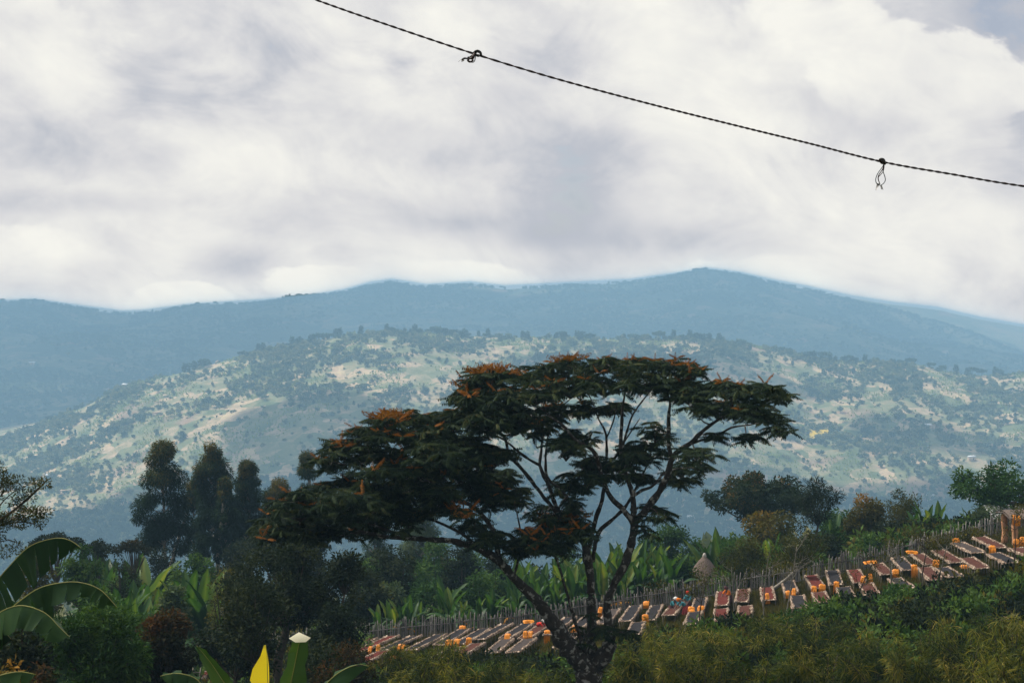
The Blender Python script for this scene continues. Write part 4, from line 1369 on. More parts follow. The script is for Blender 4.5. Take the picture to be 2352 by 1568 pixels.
# ---- branch reaching in from the left edge
def edge_tree():
    r = np.random.default_rng(5)
    Y = 52.0
    b = P(-150, 1500, Y); b.z = gz(b.x, Y)
    root = empty('feathery_tree', b, 'sparse feathery tree reaching in from the left edge', 'tree')
    O = Vector(b)
    mb = MB(); C = []
    for path, r0 in [([(-150, 1600), (-140, 1400), (-90, 1270), (-20, 1210), (40, 1165), (85, 1125), (110, 1100)], .09),
                     ([(-90, 1270), (-40, 1180), (0, 1120), (10, 1090)], .05), ([(-20, 1210), (30, 1200), (70, 1200), (95, 1212)], .035),
                     ([(40, 1165), (70, 1170), (90, 1190)], .02), ([(-20, 1210), (0, 1160), (30, 1130), (50, 1118)], .03), ([(-60, 1230), (-20, 1245), (20, 1240), (50, 1250)], .03),
                     ([(0, 1140), (18, 1120), (26, 1105)], .02)]:
        pts = [P(u, v, Y + r.normal(0, .3)) for u, v in path]
        if pts[0].z < O.z: pts[0].z = O.z - .1
        pts, rs = resample([p - O for p in pts], np.linspace(r0, r0 * .25, len(pts)), .2)
        mb.tube(pts, rs, 6)
        n = len(pts)
        for j in range(n // 3, n, 1):
            if r.random() < .75:
                e = pts[j] + Vector((r.normal(.05, .22), r.normal(0, .25), r.normal(.05, .2)))
                mb.tube([pts[j], (pts[j] + e) / 2, e], [.010, .007, .004], 4, cap=False)
                C.append(e)
    link('trunk', mb.mesh('trunk', BARK, True), root)
    V, Q, T = clump_leaves(np.array([tuple(c) for c in C]), [.22] * len(C), [110] * len(C), .11, .3, r, r.uniform(.0, .5, len(C)))
    link('crown', npmesh('crown', V, [Q], L_OLIVE, tint=T), root)['kind'] = 'stuff'


edge_tree()

# =================================================================== UNDERGROWTH (nobody could count it)
def low_bush_mesh(name, mat, seed):
    r = np.random.default_rng(seed)
    cs = np.array([[r.normal(0, .33), r.normal(0, .33), .15 + r.random() * .45] for _ in range(9)])
    V, Q, T = clump_leaves(cs, [.3] * 9, [60] * 9, 0.17, 0.42, r, r.random(9), up=.5)
    return npmesh(name, V, [Q], mat, tint=T)


def grass_mesh(name, mat, seed):
    r = np.random.default_rng(seed)
    n = 90
    pos = np.stack([r.normal(0, .35, n), r.normal(0, .35, n), np.zeros(n)], -1)
    A = unit(np.stack([r.normal(0, .35, n), r.normal(0, .35, n), np.ones(n)], -1))
    l = .25 + .45 * r.random(n)
    V, Q, T = diamonds(pos, A, rand_unit(n, r), l, l * .07, r.random(n), .3)
    return npmesh(name, V, [Q], mat, tint=T)


UB = [low_bush_mesh('low_bush_green', L_GREEN, 1), low_bush_mesh('low_bush_dark', L_DARK, 2), low_bush_mesh('low_bush_olive', L_OLIVE, 3), low_bush_mesh('low_bush_grey', L_BLUE, 4)]
p = land_points(ground, 2600, -260, 2620, 126, 200, lambda X, Y: np.full(len(X), 1.0))
uu_ = U_of(p[:, 0], p[:, 1])
p = p[~((uu_ > 1585) & (uu_ < 1652) & (p[:, 1] < 138))]
scatter('undergrowth', UB, p, 1.4 + 1.7 * rng.random(len(p)), rng.choice(4, len(p), p=[.45, .22, .2, .13]), 'dense green undergrowth covering the slope behind the fence', 'undergrowth')
p = land_points(ground, 3200, -260, 2620, 195, 360, lambda X, Y: np.full(len(X), 1.0))
scatter('valley_scrub', UB, p, 2.2 + 2.4 * rng.random(len(p)), rng.choice(4, len(p), p=[.4, .3, .15, .15]), 'dark green scrub on the slope dropping into the valley', 'scrub')
def dens_near(X, Y):
    u = U_of(X, Y)
    left = (u < 800)
    return np.where(left, 1.0, np.where(Y < 92, 0.9, 0.0))
p = land_points(ground, 2600, -200, 2560, 44, 122, dens_near)
scatter('foreground_scrub', UB, p, 0.9 + 1.2 * rng.random(len(p)), rng.choice(4, len(p), p=[.35, .5, .15, .0]), 'dark scrub covering the slope below the drying beds', 'scrub')
p = land_points(ground, 9000, 700, 2480, 90, 126, lambda X, Y: np.full(len(X), 1.0))
GRS = leaf_mat('grass', stops((0.035, 0.045, 0.012), (0.075, 0.075, 0.02), (0.13, 0.095, 0.03)), .3)
scatter('grass', [grass_mesh('grass_tuft', GRS, 1), grass_mesh('grass_tuft_b', GRS, 2)], p, 0.5 + .5 * rng.random(len(p)), rng.choice(2, len(p)), 'short olive grass on the ground around the drying beds', 'grass')


# =================================================================== STICK FENCE
def m_stick(kk):
    v = coords(kk)
    oi = kk.node('ShaderNodeObjectInfo')
    n = kk.noise(v, 7.0, 4, .6)
    f = kk.add(kk.mul(n, .55), kk.add(kk.mul(oi.outputs['Random'], .25), kk.mul(attr(kk, 'tint'), .3)))
    c = kk.ramp(f, [(.22, (.030, .027, .026)), (.5, (.11, .10, .095)), (.78, (.30, .28, .26))])
    return princ(kk, c, .9, .15)


M_STICK = material('stick_grey', m_stick)


def fence_y(X):
    return 120.6 + 0.35 * math.sin(X * .12) + max(0, X - 30) * 0.05


F0, F1 = -46.0, 44.0
fence = empty('stick_fence', (0, fence_y(0), gz(0, 120.6)), 'long grey fence of upright sticks running behind the drying beds', 'fence')
FO = np.array(fence.location)
rF = np.random.default_rng(12)
STK = []
for s_ in range(8):
    mb = MB()
    r = np.random.default_rng(s_)
    h = 1.0
    mb.tube([(0, 0, -.05), (r.normal(0, .012), r.normal(0, .01), .35), (r.normal(0, .018), r.normal(0, .012), .7), (r.normal(0, .02), 0, 1.0)], [.034, .032, .029, .024], 5, r.random())
    STK.append(mb.mesh('stick', M_STICK, True))
sticks = []
x = F0
while x < F1:
    x += rF.uniform(.075, .115)
    y = fence_y(x) + rF.normal(0, .03)
    lean = rF.normal(0, .05) - (0.10 if 3 < x < 16 else 0)
    h = rF.normal(1.82, .2)
    sticks.append((x, y, lean, h, int(rF.integers(0, 8)), rF.random() * 6.28))
seen = [q for q, s_ in enumerate(sticks) if -11.5 < s_[0] < 29]
idx300 = set(seen[i] for i in np.linspace(0, len(seen) - 1, 300).astype(int))
restb = MB()
for q, (x, y, lean, h, va, rz) in enumerate(sticks):
    g = gz(x, y) - .05
    M4 = Matrix.Translation(Vector((x, y, g)) - Vector(FO)) @ Matrix.Rotation(lean, 4, 'Y') @ Matrix.Rotation(rz, 4, 'Z') @ Matrix.Diagonal((1.15, 1.15, h, 1))
    if q in idx300:
        o = link('stick', STK[va], fence)
        o.matrix_local = M4
    else:
        co = np.empty(len(STK[va].vertices) * 3, np.float32)
        STK[va].vertices.foreach_get('co', co)
        A_ = np.array(M4)
        Vv = co.reshape(-1, 3) @ A_[:3, :3].T + A_[:3, 3]
        T3 = [tuple(p_.vertices) for p_ in STK[va].polygons if len(p_.vertices) == 3]
        Q4 = [tuple(p_.vertices) for p_ in STK[va].polygons if len(p_.vertices) == 4]
        restb.raw(Vv, Q4, T3, rF.random())
link('sticks', restb.mesh('sticks', M_STICK, True), fence)['kind'] = 'stuff'
x = F0
while x < F1 - 1:
    L = rF.uniform(3.0, 5.0)
    for hh in (1.35, .55):
        mb = MB()
        a = Vector((x - .3, fence_y(x) - .06, gz(x, 120.6) + hh + rF.normal(0, .05))) - Vector(FO)
        b = Vector((x + L + .2, fence_y(x + L) - .06, gz(x + L, 120.6) + hh + rF.normal(0, .06))) - Vector(FO)
        mb.tube([a, (a + b) / 2 + Vector((0, 0, rF.normal(0, .04))), b], [.035, .032, .026], 6, rF.random())
        link('rail', mb.mesh('rail', M_STICK, True), fence)
    mb = MB()
    c = Vector((x, fence_y(x) + .05, gz(x, 120.6) - .2)) - Vector(FO)
    mb.tube([c, c + Vector((0, 0, 1.2)), c + Vector((.03, 0, 2.35))], [.055, .05, .04], 6, rF.random() * .5)
    link('post', mb.mesh('post', M_STICK, True), fence)
    x += L


# =================================================================== DRYING BEDS
def m_beans(name, a, b, c):
    def build(kk):
        v = coords(kk)
        n = kk.noise(v, 2.2, 5, .65)
        n2 = kk.noise(v, 26.0, 3, .6)
        col = kk.ramp(kk.add(kk.mul(n, .7), kk.mul(n2, .3)), [(.32, a), (.5, b), (.68, c)])
        return princ(kk, col, .95, .02, bump(kk, n2, .8, .03))
    return material(name, build)


BEANS = dict(dark=m_beans('beans_dark', (.012, .012, .014), (.024, .023, .026), (.042, .039, .040)),
             red=m_beans('beans_red', (.055, .014, .012), (.088, .024, .020), (.125, .042, .034)),
             brown=m_beans('beans_brown', (.040, .016, .013), (.070, .030, .024), (.11, .055, .043)),
             grey=m_beans('beans_grey', (.03, .026, .026), (.055, .046, .044), (.09, .075, .07)))


def m_cloth(kk):
    v = coords(kk)
    n = kk.noise(v, 5.0, 5, .65)
    c = kk.ramp(n, [(.40, (.08, .052, .036)), (.52, (.22, .16, .12)), (.68, (.58, .47, .37))])
    return princ(kk, c, .9, .1)


M_CLOTH = material('cloth_cream', m_cloth)
M_MAT = plain('reed_mat', (.10, .08, .055), .9, .1, .4, 12)
M_POLE = plain('pole_wood', (.17, .15, .125), .9, .1, .4, 9)
BW = 0.45


def ruffle(L, x0, sgn, seed):
    """bunched cloth along one long side: a rumpled strip"""
    r = np.random.default_rng(seed)
    n = int(L * 9)
    y = np.linspace(0, L, n)
    cols = []
    wob = np.interp(y, np.linspace(0, L, int(L * 1.6) + 2), r.normal(0, 1, int(L * 1.6) + 2))
    prof = [(-.085, .02), (-.045, .05), (0.0, .06), (.035, .02), (.05, -.08)]
    for k_, (dx, dz) in enumerate(prof):
        w = 1 + .45 * wob
        cols.append(np.stack([x0 + sgn * (dx * w + r.normal(0, .022, n)), y + r.normal(0, .012, n), .012 + dz * (1 + .25 * wob) + r.normal(0, .020, n)], -1))
    V = np.stack(cols, 1).reshape(-1, 3)
    m = len(prof)
    idx = np.arange(n * m).reshape(n, m)
    Q = np.stack([idx[:-1, :-1], idx[:-1, 1:], idx[1:, 1:], idx[1:, :-1]], -1).reshape(-1, 4)
    return npmesh('cloth_edge', V, [Q], M_CLOTH, False)


def bed_kit(L, seed):
    r = np.random.default_rng(seed)
    kit = {}
    nx, ny = 6, int(L * 2)
    X_, Y_ = np.meshgrid(np.linspace(-BW, BW, nx), np.linspace(0, L, ny))
    Z_ = -.03 - .035 * np.sin((Y_ * 3.3)) ** 2 + r.normal(0, .004, X_.shape)
    idx = np.arange(nx * ny).reshape(ny, nx)
    Q = np.stack([idx[:-1, :-1], idx[:-1, 1:], idx[1:, 1:], idx[1:, :-1]], -1).reshape(-1, 4)
    kit['mat'] = npmesh('mat', np.stack([X_, Y_, Z_], -1).reshape(-1, 3), [Q], M_MAT, True)
    kit['beans'] = {}
    nx, ny = 9, int(L * 5)
    X_, Y_ = np.meshgrid(np.linspace(-BW + .05, BW - .05, nx), np.linspace(.05, L - .05, ny))
    Z_ = .018 + .012 * fbm(X_ * 4, Y_ * 3, 3, seed) - .035 * np.sin(Y_ * 3.3) ** 2 * .3
    idx = np.arange(nx * ny).reshape(ny, nx)
    Q = np.stack([idx[:-1, :-1], idx[:-1, 1:], idx[1:, 1:], idx[1:, :-1]], -1).reshape(-1, 4)
    for c_, m_ in BEANS.items():
        kit['beans'][c_] = npmesh('beans_layer', np.stack([X_, Y_, Z_], -1).reshape(-1, 3), [Q], m_, True)
    kit['edge'] = [[ruffle(L, -BW, -1, seed * 10 + q), ruffle(L, BW, 1, seed * 10 + 5 + q)] for q in range(3)]
    mb = MB()
    n = 14
    xs = np.linspace(-BW - .04, BW + .04, n)
    V = np.stack([np.stack([xs, np.full(n, dy) + r.normal(0, .015, n), np.full(n, dz) + r.normal(0, .018, n)], -1) for dy, dz in ((-.03, -.04), (0, .03), (.035, .02))], 1).reshape(-1, 3)
    idx = np.arange(n * 3).reshape(n, 3)
    kit['end'] = npmesh('cloth_end', V, [np.stack([idx[:-1, :-1], idx[:-1, 1:], idx[1:, 1:], idx[1:, :-1]], -1).reshape(-1, 4)], M_CLOTH)
    mb = MB(); mb.tube([(0, 0, 0), (.02, L / 2, -.02), (0, L, 0)], [.03, .03, .028], 6)
    kit['rail'] = mb.mesh('rail', M_POLE, True)
    mb = MB(); mb.tube([(0, 0, -1.15), (.02, .01, -.5), (0, 0, .0)], [.028, .026, .024], 5)
    kit['leg'] = mb.mesh('leg', M_POLE, True)
    kit['L'] = L
    return kit


KIT_A, KIT_B = bed_kit(10.6, 1), bed_kit(8.0, 2)
BDIR = Vector((.148, .989))
ORD = ['first', 'second', 'third', 'fourth', 'fifth', 'sixth', 'seventh', 'eighth', 'ninth', 'tenth', 'eleventh', 'twelfth', 'thirteenth', 'fourteenth', 'fifteenth', 'sixteenth', 'seventeenth', 'eighteenth', 'nineteenth', 'twentieth',
       'twenty-first', 'twenty-second', 'twenty-third', 'twenty-fourth', 'twenty-fifth', 'twenty-sixth', 'twenty-seventh', 'twenty-eighth', 'twenty-ninth', 'thirtieth']
BEDS = []


def bed(kit, upx, Yfar, colour, label, group, seed):
    """upx: photo x of the middle of the far end"""
    r = np.random.default_rng(seed)
    L = kit['L']
    Yfar += r.normal(0, .25)
    fx = (upx / 1.7415 - 1176) / 3732 * Yfar
    nx_, ny_ = fx - BDIR.x * L, Yfar - BDIR.y * L
    dzb = r.normal(0, .07)
    nx_ += r.normal(0, .12)
    zf, zn = float(bedplane(fx, Yfar)) + .9 + dzb + r.normal(0, .05), float(bedplane(nx_, ny_)) + .9 + dzb
    root = empty('drying_bed', (nx_, ny_, zn - .9), label, 'drying bed', group)
    yv = Vector((fx - nx_, Yfar - ny_, zf - zn)).normalized()
    xv = Vector((BDIR.y, -BDIR.x, r.normal(0, .015) + .10)).normalized()
    zv = xv.cross(yv).normalized()
    xv = yv.cross(zv)
    R = Matrix((xv, yv, zv)).transposed().to_4x4()
    T = Matrix.Translation((0, 0, .9)) @ R
    def part(nm, me, off=(0, 0, 0), M=None):
        o = link(nm, me, root)
        o.matrix_local = T @ Matrix.Translation(off) @ (M or Matrix())
        return o
    part('mat', kit['mat'])
    part('beans_layer', kit['beans'][colour])
    va = int(r.integers(0, 3))
    part('cloth_edge', kit['edge'][va][0]); part('cloth_edge', kit['edge'][(va + 1) % 3][1])
    part('cloth_end', kit['end']); part('cloth_end', kit['end'], (0, L - .04, 0))
    for sx in (-1, 1):
        part('rail', kit['rail'], (sx * BW * .95, 0, -.075))
        for q in range(7):
            o = link('leg', kit['leg'], root)
            pt = T @ Vector((sx * BW * .95, .15 + (L - .3) * q / 6, -.09))
            o.matrix_local = Matrix.Translation(pt) @ Matrix.Rotation(r.normal(0, .06), 4, 'Y')
    BEDS.append((root, T, L))
    return root


UP = [(1480, 'red'), (1570, 'red'), (1661, 'dark'), (1763, 'dark'), (1857, 'dark'), (1941, 'dark'), (2030, 'dark'), (2113, 'dark'), (2190, 'brown'), (2285, 'dark'), (2368, 'dark'), (2462, 'grey'), (2548, 'dark'), (2634, 'dark'), (2722, 'brown'),
      (2812, 'dark'), (2900, 'red'), (2983, 'brown'), (3075, 'red'), (3160, 'dark'), (3253, 'red'), (3338, 'dark'), (3424, 'red'), (3516, 'brown'), (3600, 'dark'), (3680, 'brown'), (3761, 'brown'), (3840, 'grey'), (3928, 'brown')]
for i, (ux, c_) in enumerate(UP):
    cn = dict(red='red cherries', dark='dark grey beans', brown='brown beans', grey='pale grey beans')[c_]
    bed(KIT_A, ux, 118.0 + (0.3 if i % 3 else -.2), c_, 'drying bed of %s, %s from the left along the fence' % (cn, ORD[i]), 'raised drying beds along the fence', i)
LOW = [(880, 'red'), (950, 'red'), (1532, 'red'), (1822, 'dark'), (1914, 'brown'), (2030, 'grey'), (2122, 'grey'), (2300, 'grey'), (2560, 'dark'), (2790, 'dark'), (2893, 'red'), (2990, 'brown'), (3200, 'dark'), (3285, 'brown'), (3384, 'dark'), (3475, 'brown'), (3590, 'dark'), (3712, 'brown'), (3778, 'dark'), (3880, 'brown'), (3985, 'dark'), (4075, 'brown')]
for i, (ux, c_) in enumerate(LOW):
    cn = dict(red='red cherries', dark='dark grey beans', brown='brown beans', grey='pale grey beans')[c_]
    bed(KIT_B, ux, 105.6 + (0.2 if i % 2 else -.3), c_, 'drying bed of %s, %s from the left in the front row' % (cn, ORD[i]), 'raised drying beds in the front row', 100 + i)

# ------------------------------------------------------------------ yellow tarpaulins over the bed ends
def m_tarp(kk):
    v = coords(kk)
    n = kk.noise(v, 7.0, 4, .6)
    c = kk.ramp(n, [(.3, (.50, .15, .004)), (.55, (.66, .225, .006)), (.75, (.74, .29, .012))])
    return princ(kk, c, .5, .35)


M_TARP = material('tarp_yellow', m_tarp)


def tarp_mesh(seed, w, top, drop):
    """folded sheet: a plump bundle lying on the bed end and a flap hanging over it"""
    r = np.random.default_rng(seed)
    mb = MB()
    prof = [(.0, .02), (.03, .13 * top), (.12, .20 * top), (.26, .17 * top), (.36, .03)]      # along y, height of bundle
    n = 9
    xs = np.linspace(-w / 2, w / 2, n)
    path = [(-.02, -drop), (-.05, -drop * .66), (-.07, -drop * .33), (-.05, -.03)] + [(y_, z_) for y_, z_ in prof]
    V = np.zeros((len(path), n, 3))
    fold = r.normal(0, 1, n)
    for i, (y_, z_) in enumerate(path):
        V[i, :, 0] = xs * (1 + r.normal(0, .05)) + (.02 * r.normal() if z_ < 0 else 0)
        V[i, :, 1] = y_ + (.035 * fold if z_ < 0 else .012 * r.normal(0, 1, n))
        end = np.sqrt(np.clip(1 - (np.abs(xs) / (w / 2)) ** 8, .3, 1))
        V[i, :, 2] = z_ * (end if z_ > 0 else 1) + r.normal(0, .012, n)
    idx = np.arange(len(path) * n).reshape(len(path), n)
    Q = np.stack([idx[:-1, :-1], idx[:-1, 1:], idx[1:, 1:], idx[1:, :-1]], -1).reshape(-1, 4)
    V = V.reshape(-1, 3)
    me = npmesh('yellow_tarp', V, [Q], M_TARP, True)
    return me


TARP = [tarp_mesh(1, .40, 1.0, .30), tarp_mesh(2, .44, .9, .72), tarp_mesh(3, .26, 1.3, .35), tarp_mesh(4, .36, .9, 1.0), tarp_mesh(5, .8, .8, .05)]
tl = [  # photo x, y, row ('n' near end of the fence row, 'f' far end of the fence row, 'g' ground under), shape, label
    (1480, 2655, 'n', 2, 'small yellow tarp bundle at the end of the leftmost red bed'), (1512, 2658, 'n', 2, 'yellow tarp bundle beside the rusty shrub'),
    (1604, 2640, 'n', 0, 'rounded yellow tarp bundle on the bed end above the bamboo'), (1582, 2662, 'g', 4, 'yellow tarp lying on the ground under the rounded bundle'),
    (1794, 2612, 'n', 3, 'yellow tarp hanging over a dark bed end left of the trunk'), (1826, 2616, 'n', 0, 'yellow tarp between two front beds left of the trunk'),
    (1876, 2612, 'n', 3, 'long yellow tarp hanging beside the brown front bed'), (1849, 2522, 'f', 0, 'orange tarp heap at the far end of a dark bed by the fence'),
    (2029, 2590, 'n', 0, 'yellow tarp bundle on the bed end left of a pair of bundles'), (2101, 2580, 'n', 2, 'left of two yellow tarp bundles near the leaning limb'), (2121, 2580, 'n', 2, 'right of two yellow tarp bundles near the leaning limb'),
    (2189, 2565, 'n', 3, 'yellow tarp hanging just left of the tree trunk'), (2114, 2506, 'f', 4, 'orange tarp strip along the far end of a dark bed'),
    (2298, 2552, 'n', 0, 'yellow tarp peeping out right beside the trunk fork'), (2400, 2470, 'f', 2, 'small orange tarp between the two right-hand limbs'),
    (2584, 2460, 'f', 0, 'orange tarp at the far end between two cream-edged dark beds'), (2581, 2510, 'n', 1, 'yellow tarp pile right of the trunk on a dark bed end'),
    (2765, 2482, 'n', 0, 'left yellow tarp on the dark bed below the standing workers'), (2803, 2478, 'n', 1, 'right yellow tarp on the dark bed below the standing workers'), (2769, 2508, 'g', 3, 'yellow tarp hanging under the dark front bed below the workers'),
    (3070, 2418, 'n', 2, 'yellow tarp half hidden in leaves on a red bed end'), (3157, 2402, 'n', 0, 'left of a pair of yellow tarps on a dark bed end'), (3176, 2404, 'n', 2, 'right of a pair of yellow tarps on a dark bed end'),
    (3256, 2384, 'n', 3, 'yellow tarp hanging at the left corner of the bright red bed'), (3289, 2378, 'n', 0, 'plump yellow tarp at the right corner of the bright red bed'),
    (3346, 2366, 'n', 3, 'long yellow tarp draped between a dark bed and a front dark bed'), (3452, 2344, 'n', 3, 'big yellow tarp draped at the left corner of a red bed'), (3482, 2338, 'n', 2, 'small yellow tarp at the right corner of a red bed'),
    (3481, 2294, 'f', 4, 'flat orange tarp on the ground by the far bed ends'), (3583, 2318, 'n', 0, 'yellow tarp heap on the left corner of a front dark bed'), (3566, 2342, 'g', 1, 'yellow tarp under the left corner of a front dark bed'),
    (3658, 2300, 'n', 3, 'tall yellow tarp hanging in front of a dark bed at right'), (3648, 2242, 'f', 4, 'orange tarp roll at the far end of a dark bed at right'), (3744, 2286, 'n', 3, 'yellow tarp on the post of a brown bed at right'),
    (3866, 2288, 'g', 4, 'yellow tarp on the ground beneath a front brown bed'), (3825, 2178, 'f', 0, 'orange tarp on the far end of the pale bed near the fence'), (3969, 2238, 'n', 3, 'yellow tarp hanging at the end of the pale bed at far right'),
    (4065, 2220, 'n', 0, 'yellow tarp on the last bed beside the mud pillar'), (4090, 2222, 'n', 2, 'yellow tarp at the very right edge on the last bed')]
for i, (tx, ty, row, sh, lab) in enumerate(tl):
    Y = dict(n=107.35, f=118.25, g=106.2)[row]
    q = P(tx / 1.7415, ty / 1.7415, Y)
    zb_ = float(bedplane(q.x, Y)) + (.94 if row != 'g' else .25)
    r = np.random.default_rng(i)
    if row == 'g' and sh == 3: zb_ += .6
    o = link('yellow_tarp', TARP[sh], None, (q.x, Y, zb_ + (.02 if sh not in (3,) else .04)), (0, r.normal(0, .08), r.normal(-.15, .12)), (r.uniform(.95, 1.3), 1.1, r.uniform(.95, 1.3)))
    tag(o, lab, 'tarp', 'yellow tarpaulins on the drying beds')


# =================================================================== ENSET AND BANANA
L_ENSET = leaf_mat('leaf_enset', stops((0.012, 0.042, 0.014), (0.032, 0.085, 0.020), (0.085, 0.15, 0.030), (0.24, 0.26, 0.05)), .40, .5, .2)
L_DEAD = leaf_mat('leaf_dead', stops((0.20, 0.085, 0.012), (0.42, 0.19, 0.02), (0.50, 0.30, 0.05)), .35)
M_STEM = plain('enset_stem', (.10, .095, .045), .8, .2, .4, 5)


def blade(length, width, e0, arch, fold, seed, tint, torn=.15, mat=None, twist=0.0):
    """long leaf rising from the origin in the XZ plane, curving over"""
    r = np.random.default_rng(seed)
    n = 13
    t = np.linspace(0, 1, n)
    ang = e0 - arch * t ** 1.6
    ds = length / (n - 1)
    x = np.concatenate([[0], np.cumsum(np.cos(ang[:-1]) * ds)])
    z = np.concatenate([[0], np.cumsum(np.sin(ang[:-1]) * ds)])
    stalk = .12
    tt = np.clip((t - stalk) / (1 - stalk), 0, 1)
    w = width * np.sin(np.pi * tt ** .72) ** .62 + .03 * width
    V, T = [], []
    for i in range(n):
        nor = np.array([-math.sin(ang[i]), 0, math.cos(ang[i])])
        side = np.array([0, 1.0, 0])
        if twist:
            c_, s_ = math.cos(twist * t[i]), math.sin(twist * t[i])
            side, nor = side * c_ + nor * s_, nor * c_ - side * s_
        for k_, f in enumerate((-1, -.5, 0, .5, 1)):
            ww = w[i] * (1 - torn * r.random() * (abs(f) > .9))
            h = fold * abs(f) * ww + r.normal(0, .012) * (abs(f) > .4)
            V.append(np.array([x[i], 0, z[i]]) + side * f * ww + nor * h)
            T.append(tint + (.28 if f == 0 else 0) + r.normal(0, .04))
    idx = np.arange(n * 5).reshape(n, 5)
    Q = np.stack([idx[:-1, :-1], idx[:-1, 1:], idx[1:, 1:], idx[1:, :-1]], -1).reshape(-1, 4)
    return npmesh('leaf', np.array(V), [Q], mat or L_ENSET, True, np.clip(T, 0, 1))


BL_UP = [blade(1, .115, rad(86 - 3 * q), rad(12 + 8 * q), .45, q, (.42, .28, .16, .66, .22)[q]) for q in range(5)]
BL_OUT = [blade(1, .12, rad(72 - 7 * q), rad(60 + 14 * q), .15, 10 + q, (.16, .1, .24, .06, .14)[q], .3) for q in range(5)]
BL_DEAD = [blade(.8, .07, rad(30), rad(125), -.4, 30 + q, .3 + .3 * q, .5, L_DEAD) for q in range(2)]
mb = MB(); mb.tube([(0, 0, -.05), (0, 0, .12), (.01, 0, .28), (0, 0, .40)], [.085, .075, .055, .03], 8)
STEM = mb.mesh('stem', M_STEM, True)


def enset(u, vtop, Y, label, group, seed, dead=0, n=None):
    r = np.random.default_rng(seed)
    q = P(u, vtop, Y)
    g = gz(q.x, Y)
    H = max(1.6, q.z - g)
    root = empty('enset_plant', (q.x, Y, g), label, 'enset', group, r.random() * 6.28)
    link('stem', STEM, root, (0, 0, 0), None, H)
    nn = n or int(r.integers(8, 12))
    for i in range(nn):
        up = i < 4
        me = (BL_UP if up else BL_OUT)[int(r.integers(0, 5))]
        s_ = H * (.72 if up else .62) * r.uniform(.85, 1.05)
        link('leaf', me, root, (0, 0, H * (.30 if up else .24)), (r.normal(0, .10), r.normal(0, .10), i * 2.4 + r.normal(0, .3)), s_)
    for i in range(dead):
        link('dead_leaf', BL_DEAD[i % 2], root, (0, 0, H * .24), (0, 0, r.random() * 6.28), H * .6)
    return root


sd = 0
for grp, lab, lst in [
    ('enset in the far left patch', 'small enset from the left in the far patch below the tallest eucalyptus', [(240, 1266, 150), (255, 1262, 152), (304, 1272, 152), (322, 1270, 150), (336, 1276, 154), (285, 1278, 150)]),
    ('enset in the left patch', 'enset from the left in the patch left of the round grey-green shrub', [(268, 1350, 106), (285, 1345, 108), (303, 1338, 110), (322, 1336, 112), (340, 1344, 110), (352, 1352, 108), (276, 1372, 100), (310, 1362, 104)]),
    ('tall enset by the grey-green shrub', 'tall bright enset from the left just right of the round grey-green shrub', [(438, 1306, 112), (462, 1304, 114), (480, 1318, 112), (418, 1330, 114)]),
    ('enset along the left fence', 'enset from the left along the left part of the stick fence', [(868, 1383, 124), (892, 1376, 125), (938, 1362, 124), (962, 1376, 126), (1018, 1316, 128), (1036, 1345, 125), (1100, 1366, 124), (1058, 1372, 124), (912, 1386, 124), (1130, 1352, 125)]),
    ('enset left of the central limb', 'enset from the left in the rows between the leaning and central limbs', [(1178, 1310, 126), (1200, 1296, 128), (1222, 1308, 126), (1245, 1296, 128), (1268, 1304, 126), (1292, 1290, 128), (1316, 1298, 126), (1338, 1288, 128), (1188, 1282, 140), (1215, 1280, 142), (1255, 1278, 140), (1300, 1276, 142), (1330, 1270, 140), (1230, 1330, 124), (1280, 1335, 124), (1185, 1340, 124)]),
    ('enset right of the right-hand limb', 'tall enset from the left in the clump behind the right-hand limb', [(1372, 1258, 128), (1392, 1246, 130), (1412, 1240, 132), (1434, 1236, 130), (1455, 1240, 132), (1476, 1242, 130), (1498, 1246, 132), (1520, 1252, 130), (1544, 1262, 128), (1385, 1280, 125), (1428, 1275, 125), (1470, 1280, 125), (1512, 1284, 125)]),
    ('enset beside the hut', 'enset from the left standing right beside the thatched hut', [(1640, 1212, 140), (1660, 1226, 142), (1622, 1236, 140)]),
    ('enset behind the sparse tree', 'yellow-green enset from the left glimpsed behind the sparse tree by the fence', [(1765, 1232, 134), (1785, 1228, 134), (1800, 1244, 132), (1870, 1238, 132)]),
    ('enset on the right skyline', 'enset from the left on the right-hand skyline near the large branching tree', [(2128, 1143, 142), (2150, 1150, 142), (2172, 1178, 140), (2190, 1186, 140), (1916, 1178, 150), (2110, 1160, 140)])]:
    lst.sort()
    for i_, (u, v, Y) in enumerate(lst):
        sd += 1
        enset(u, v, Y, lab.replace('enset', ORD[i_] + ' enset', 1), grp, sd, dead=1 if sd % 5 == 0 else 0)
enset(1432, 1322, 123, 'withered orange enset with hanging leaves behind the fence', None, 400, dead=6, n=3)
enset(920, 1372, 123.5, 'enset with several orange dead leaves at the left fence', None, 401, dead=4, n=7)
enset(1075, 1392, 122.5, 'low enset with orange leaves drooping over the fence left of the leaning limb', None, 402, dead=4, n=6)

# ------------------------------------------------------------------ foreground banana leaves, traced one by one
M_RIB = plain('banana_midrib', (.20, .20, .055), .6, .2, .3, 4)
L_BAN = leaf_mat('leaf_banana', stops((0.005, 0.018, 0.008), (0.013, 0.040, 0.014), (0.036, 0.080, 0.022), (0.085, 0.14, 0.03)), .30, .5, .12)
L_BANY = leaf_mat('leaf_banana_yellow', stops((0.50, 0.42, 0.02), (0.62, 0.50, 0.03), (0.66, 0.55, 0.05)), .5, .45, .3)
L_BANW = leaf_mat('leaf_tip_pale', stops((0.55, 0.52, 0.38), (0.70, 0.67, 0.52), (0.75, 0.72, 0.6)), .3)


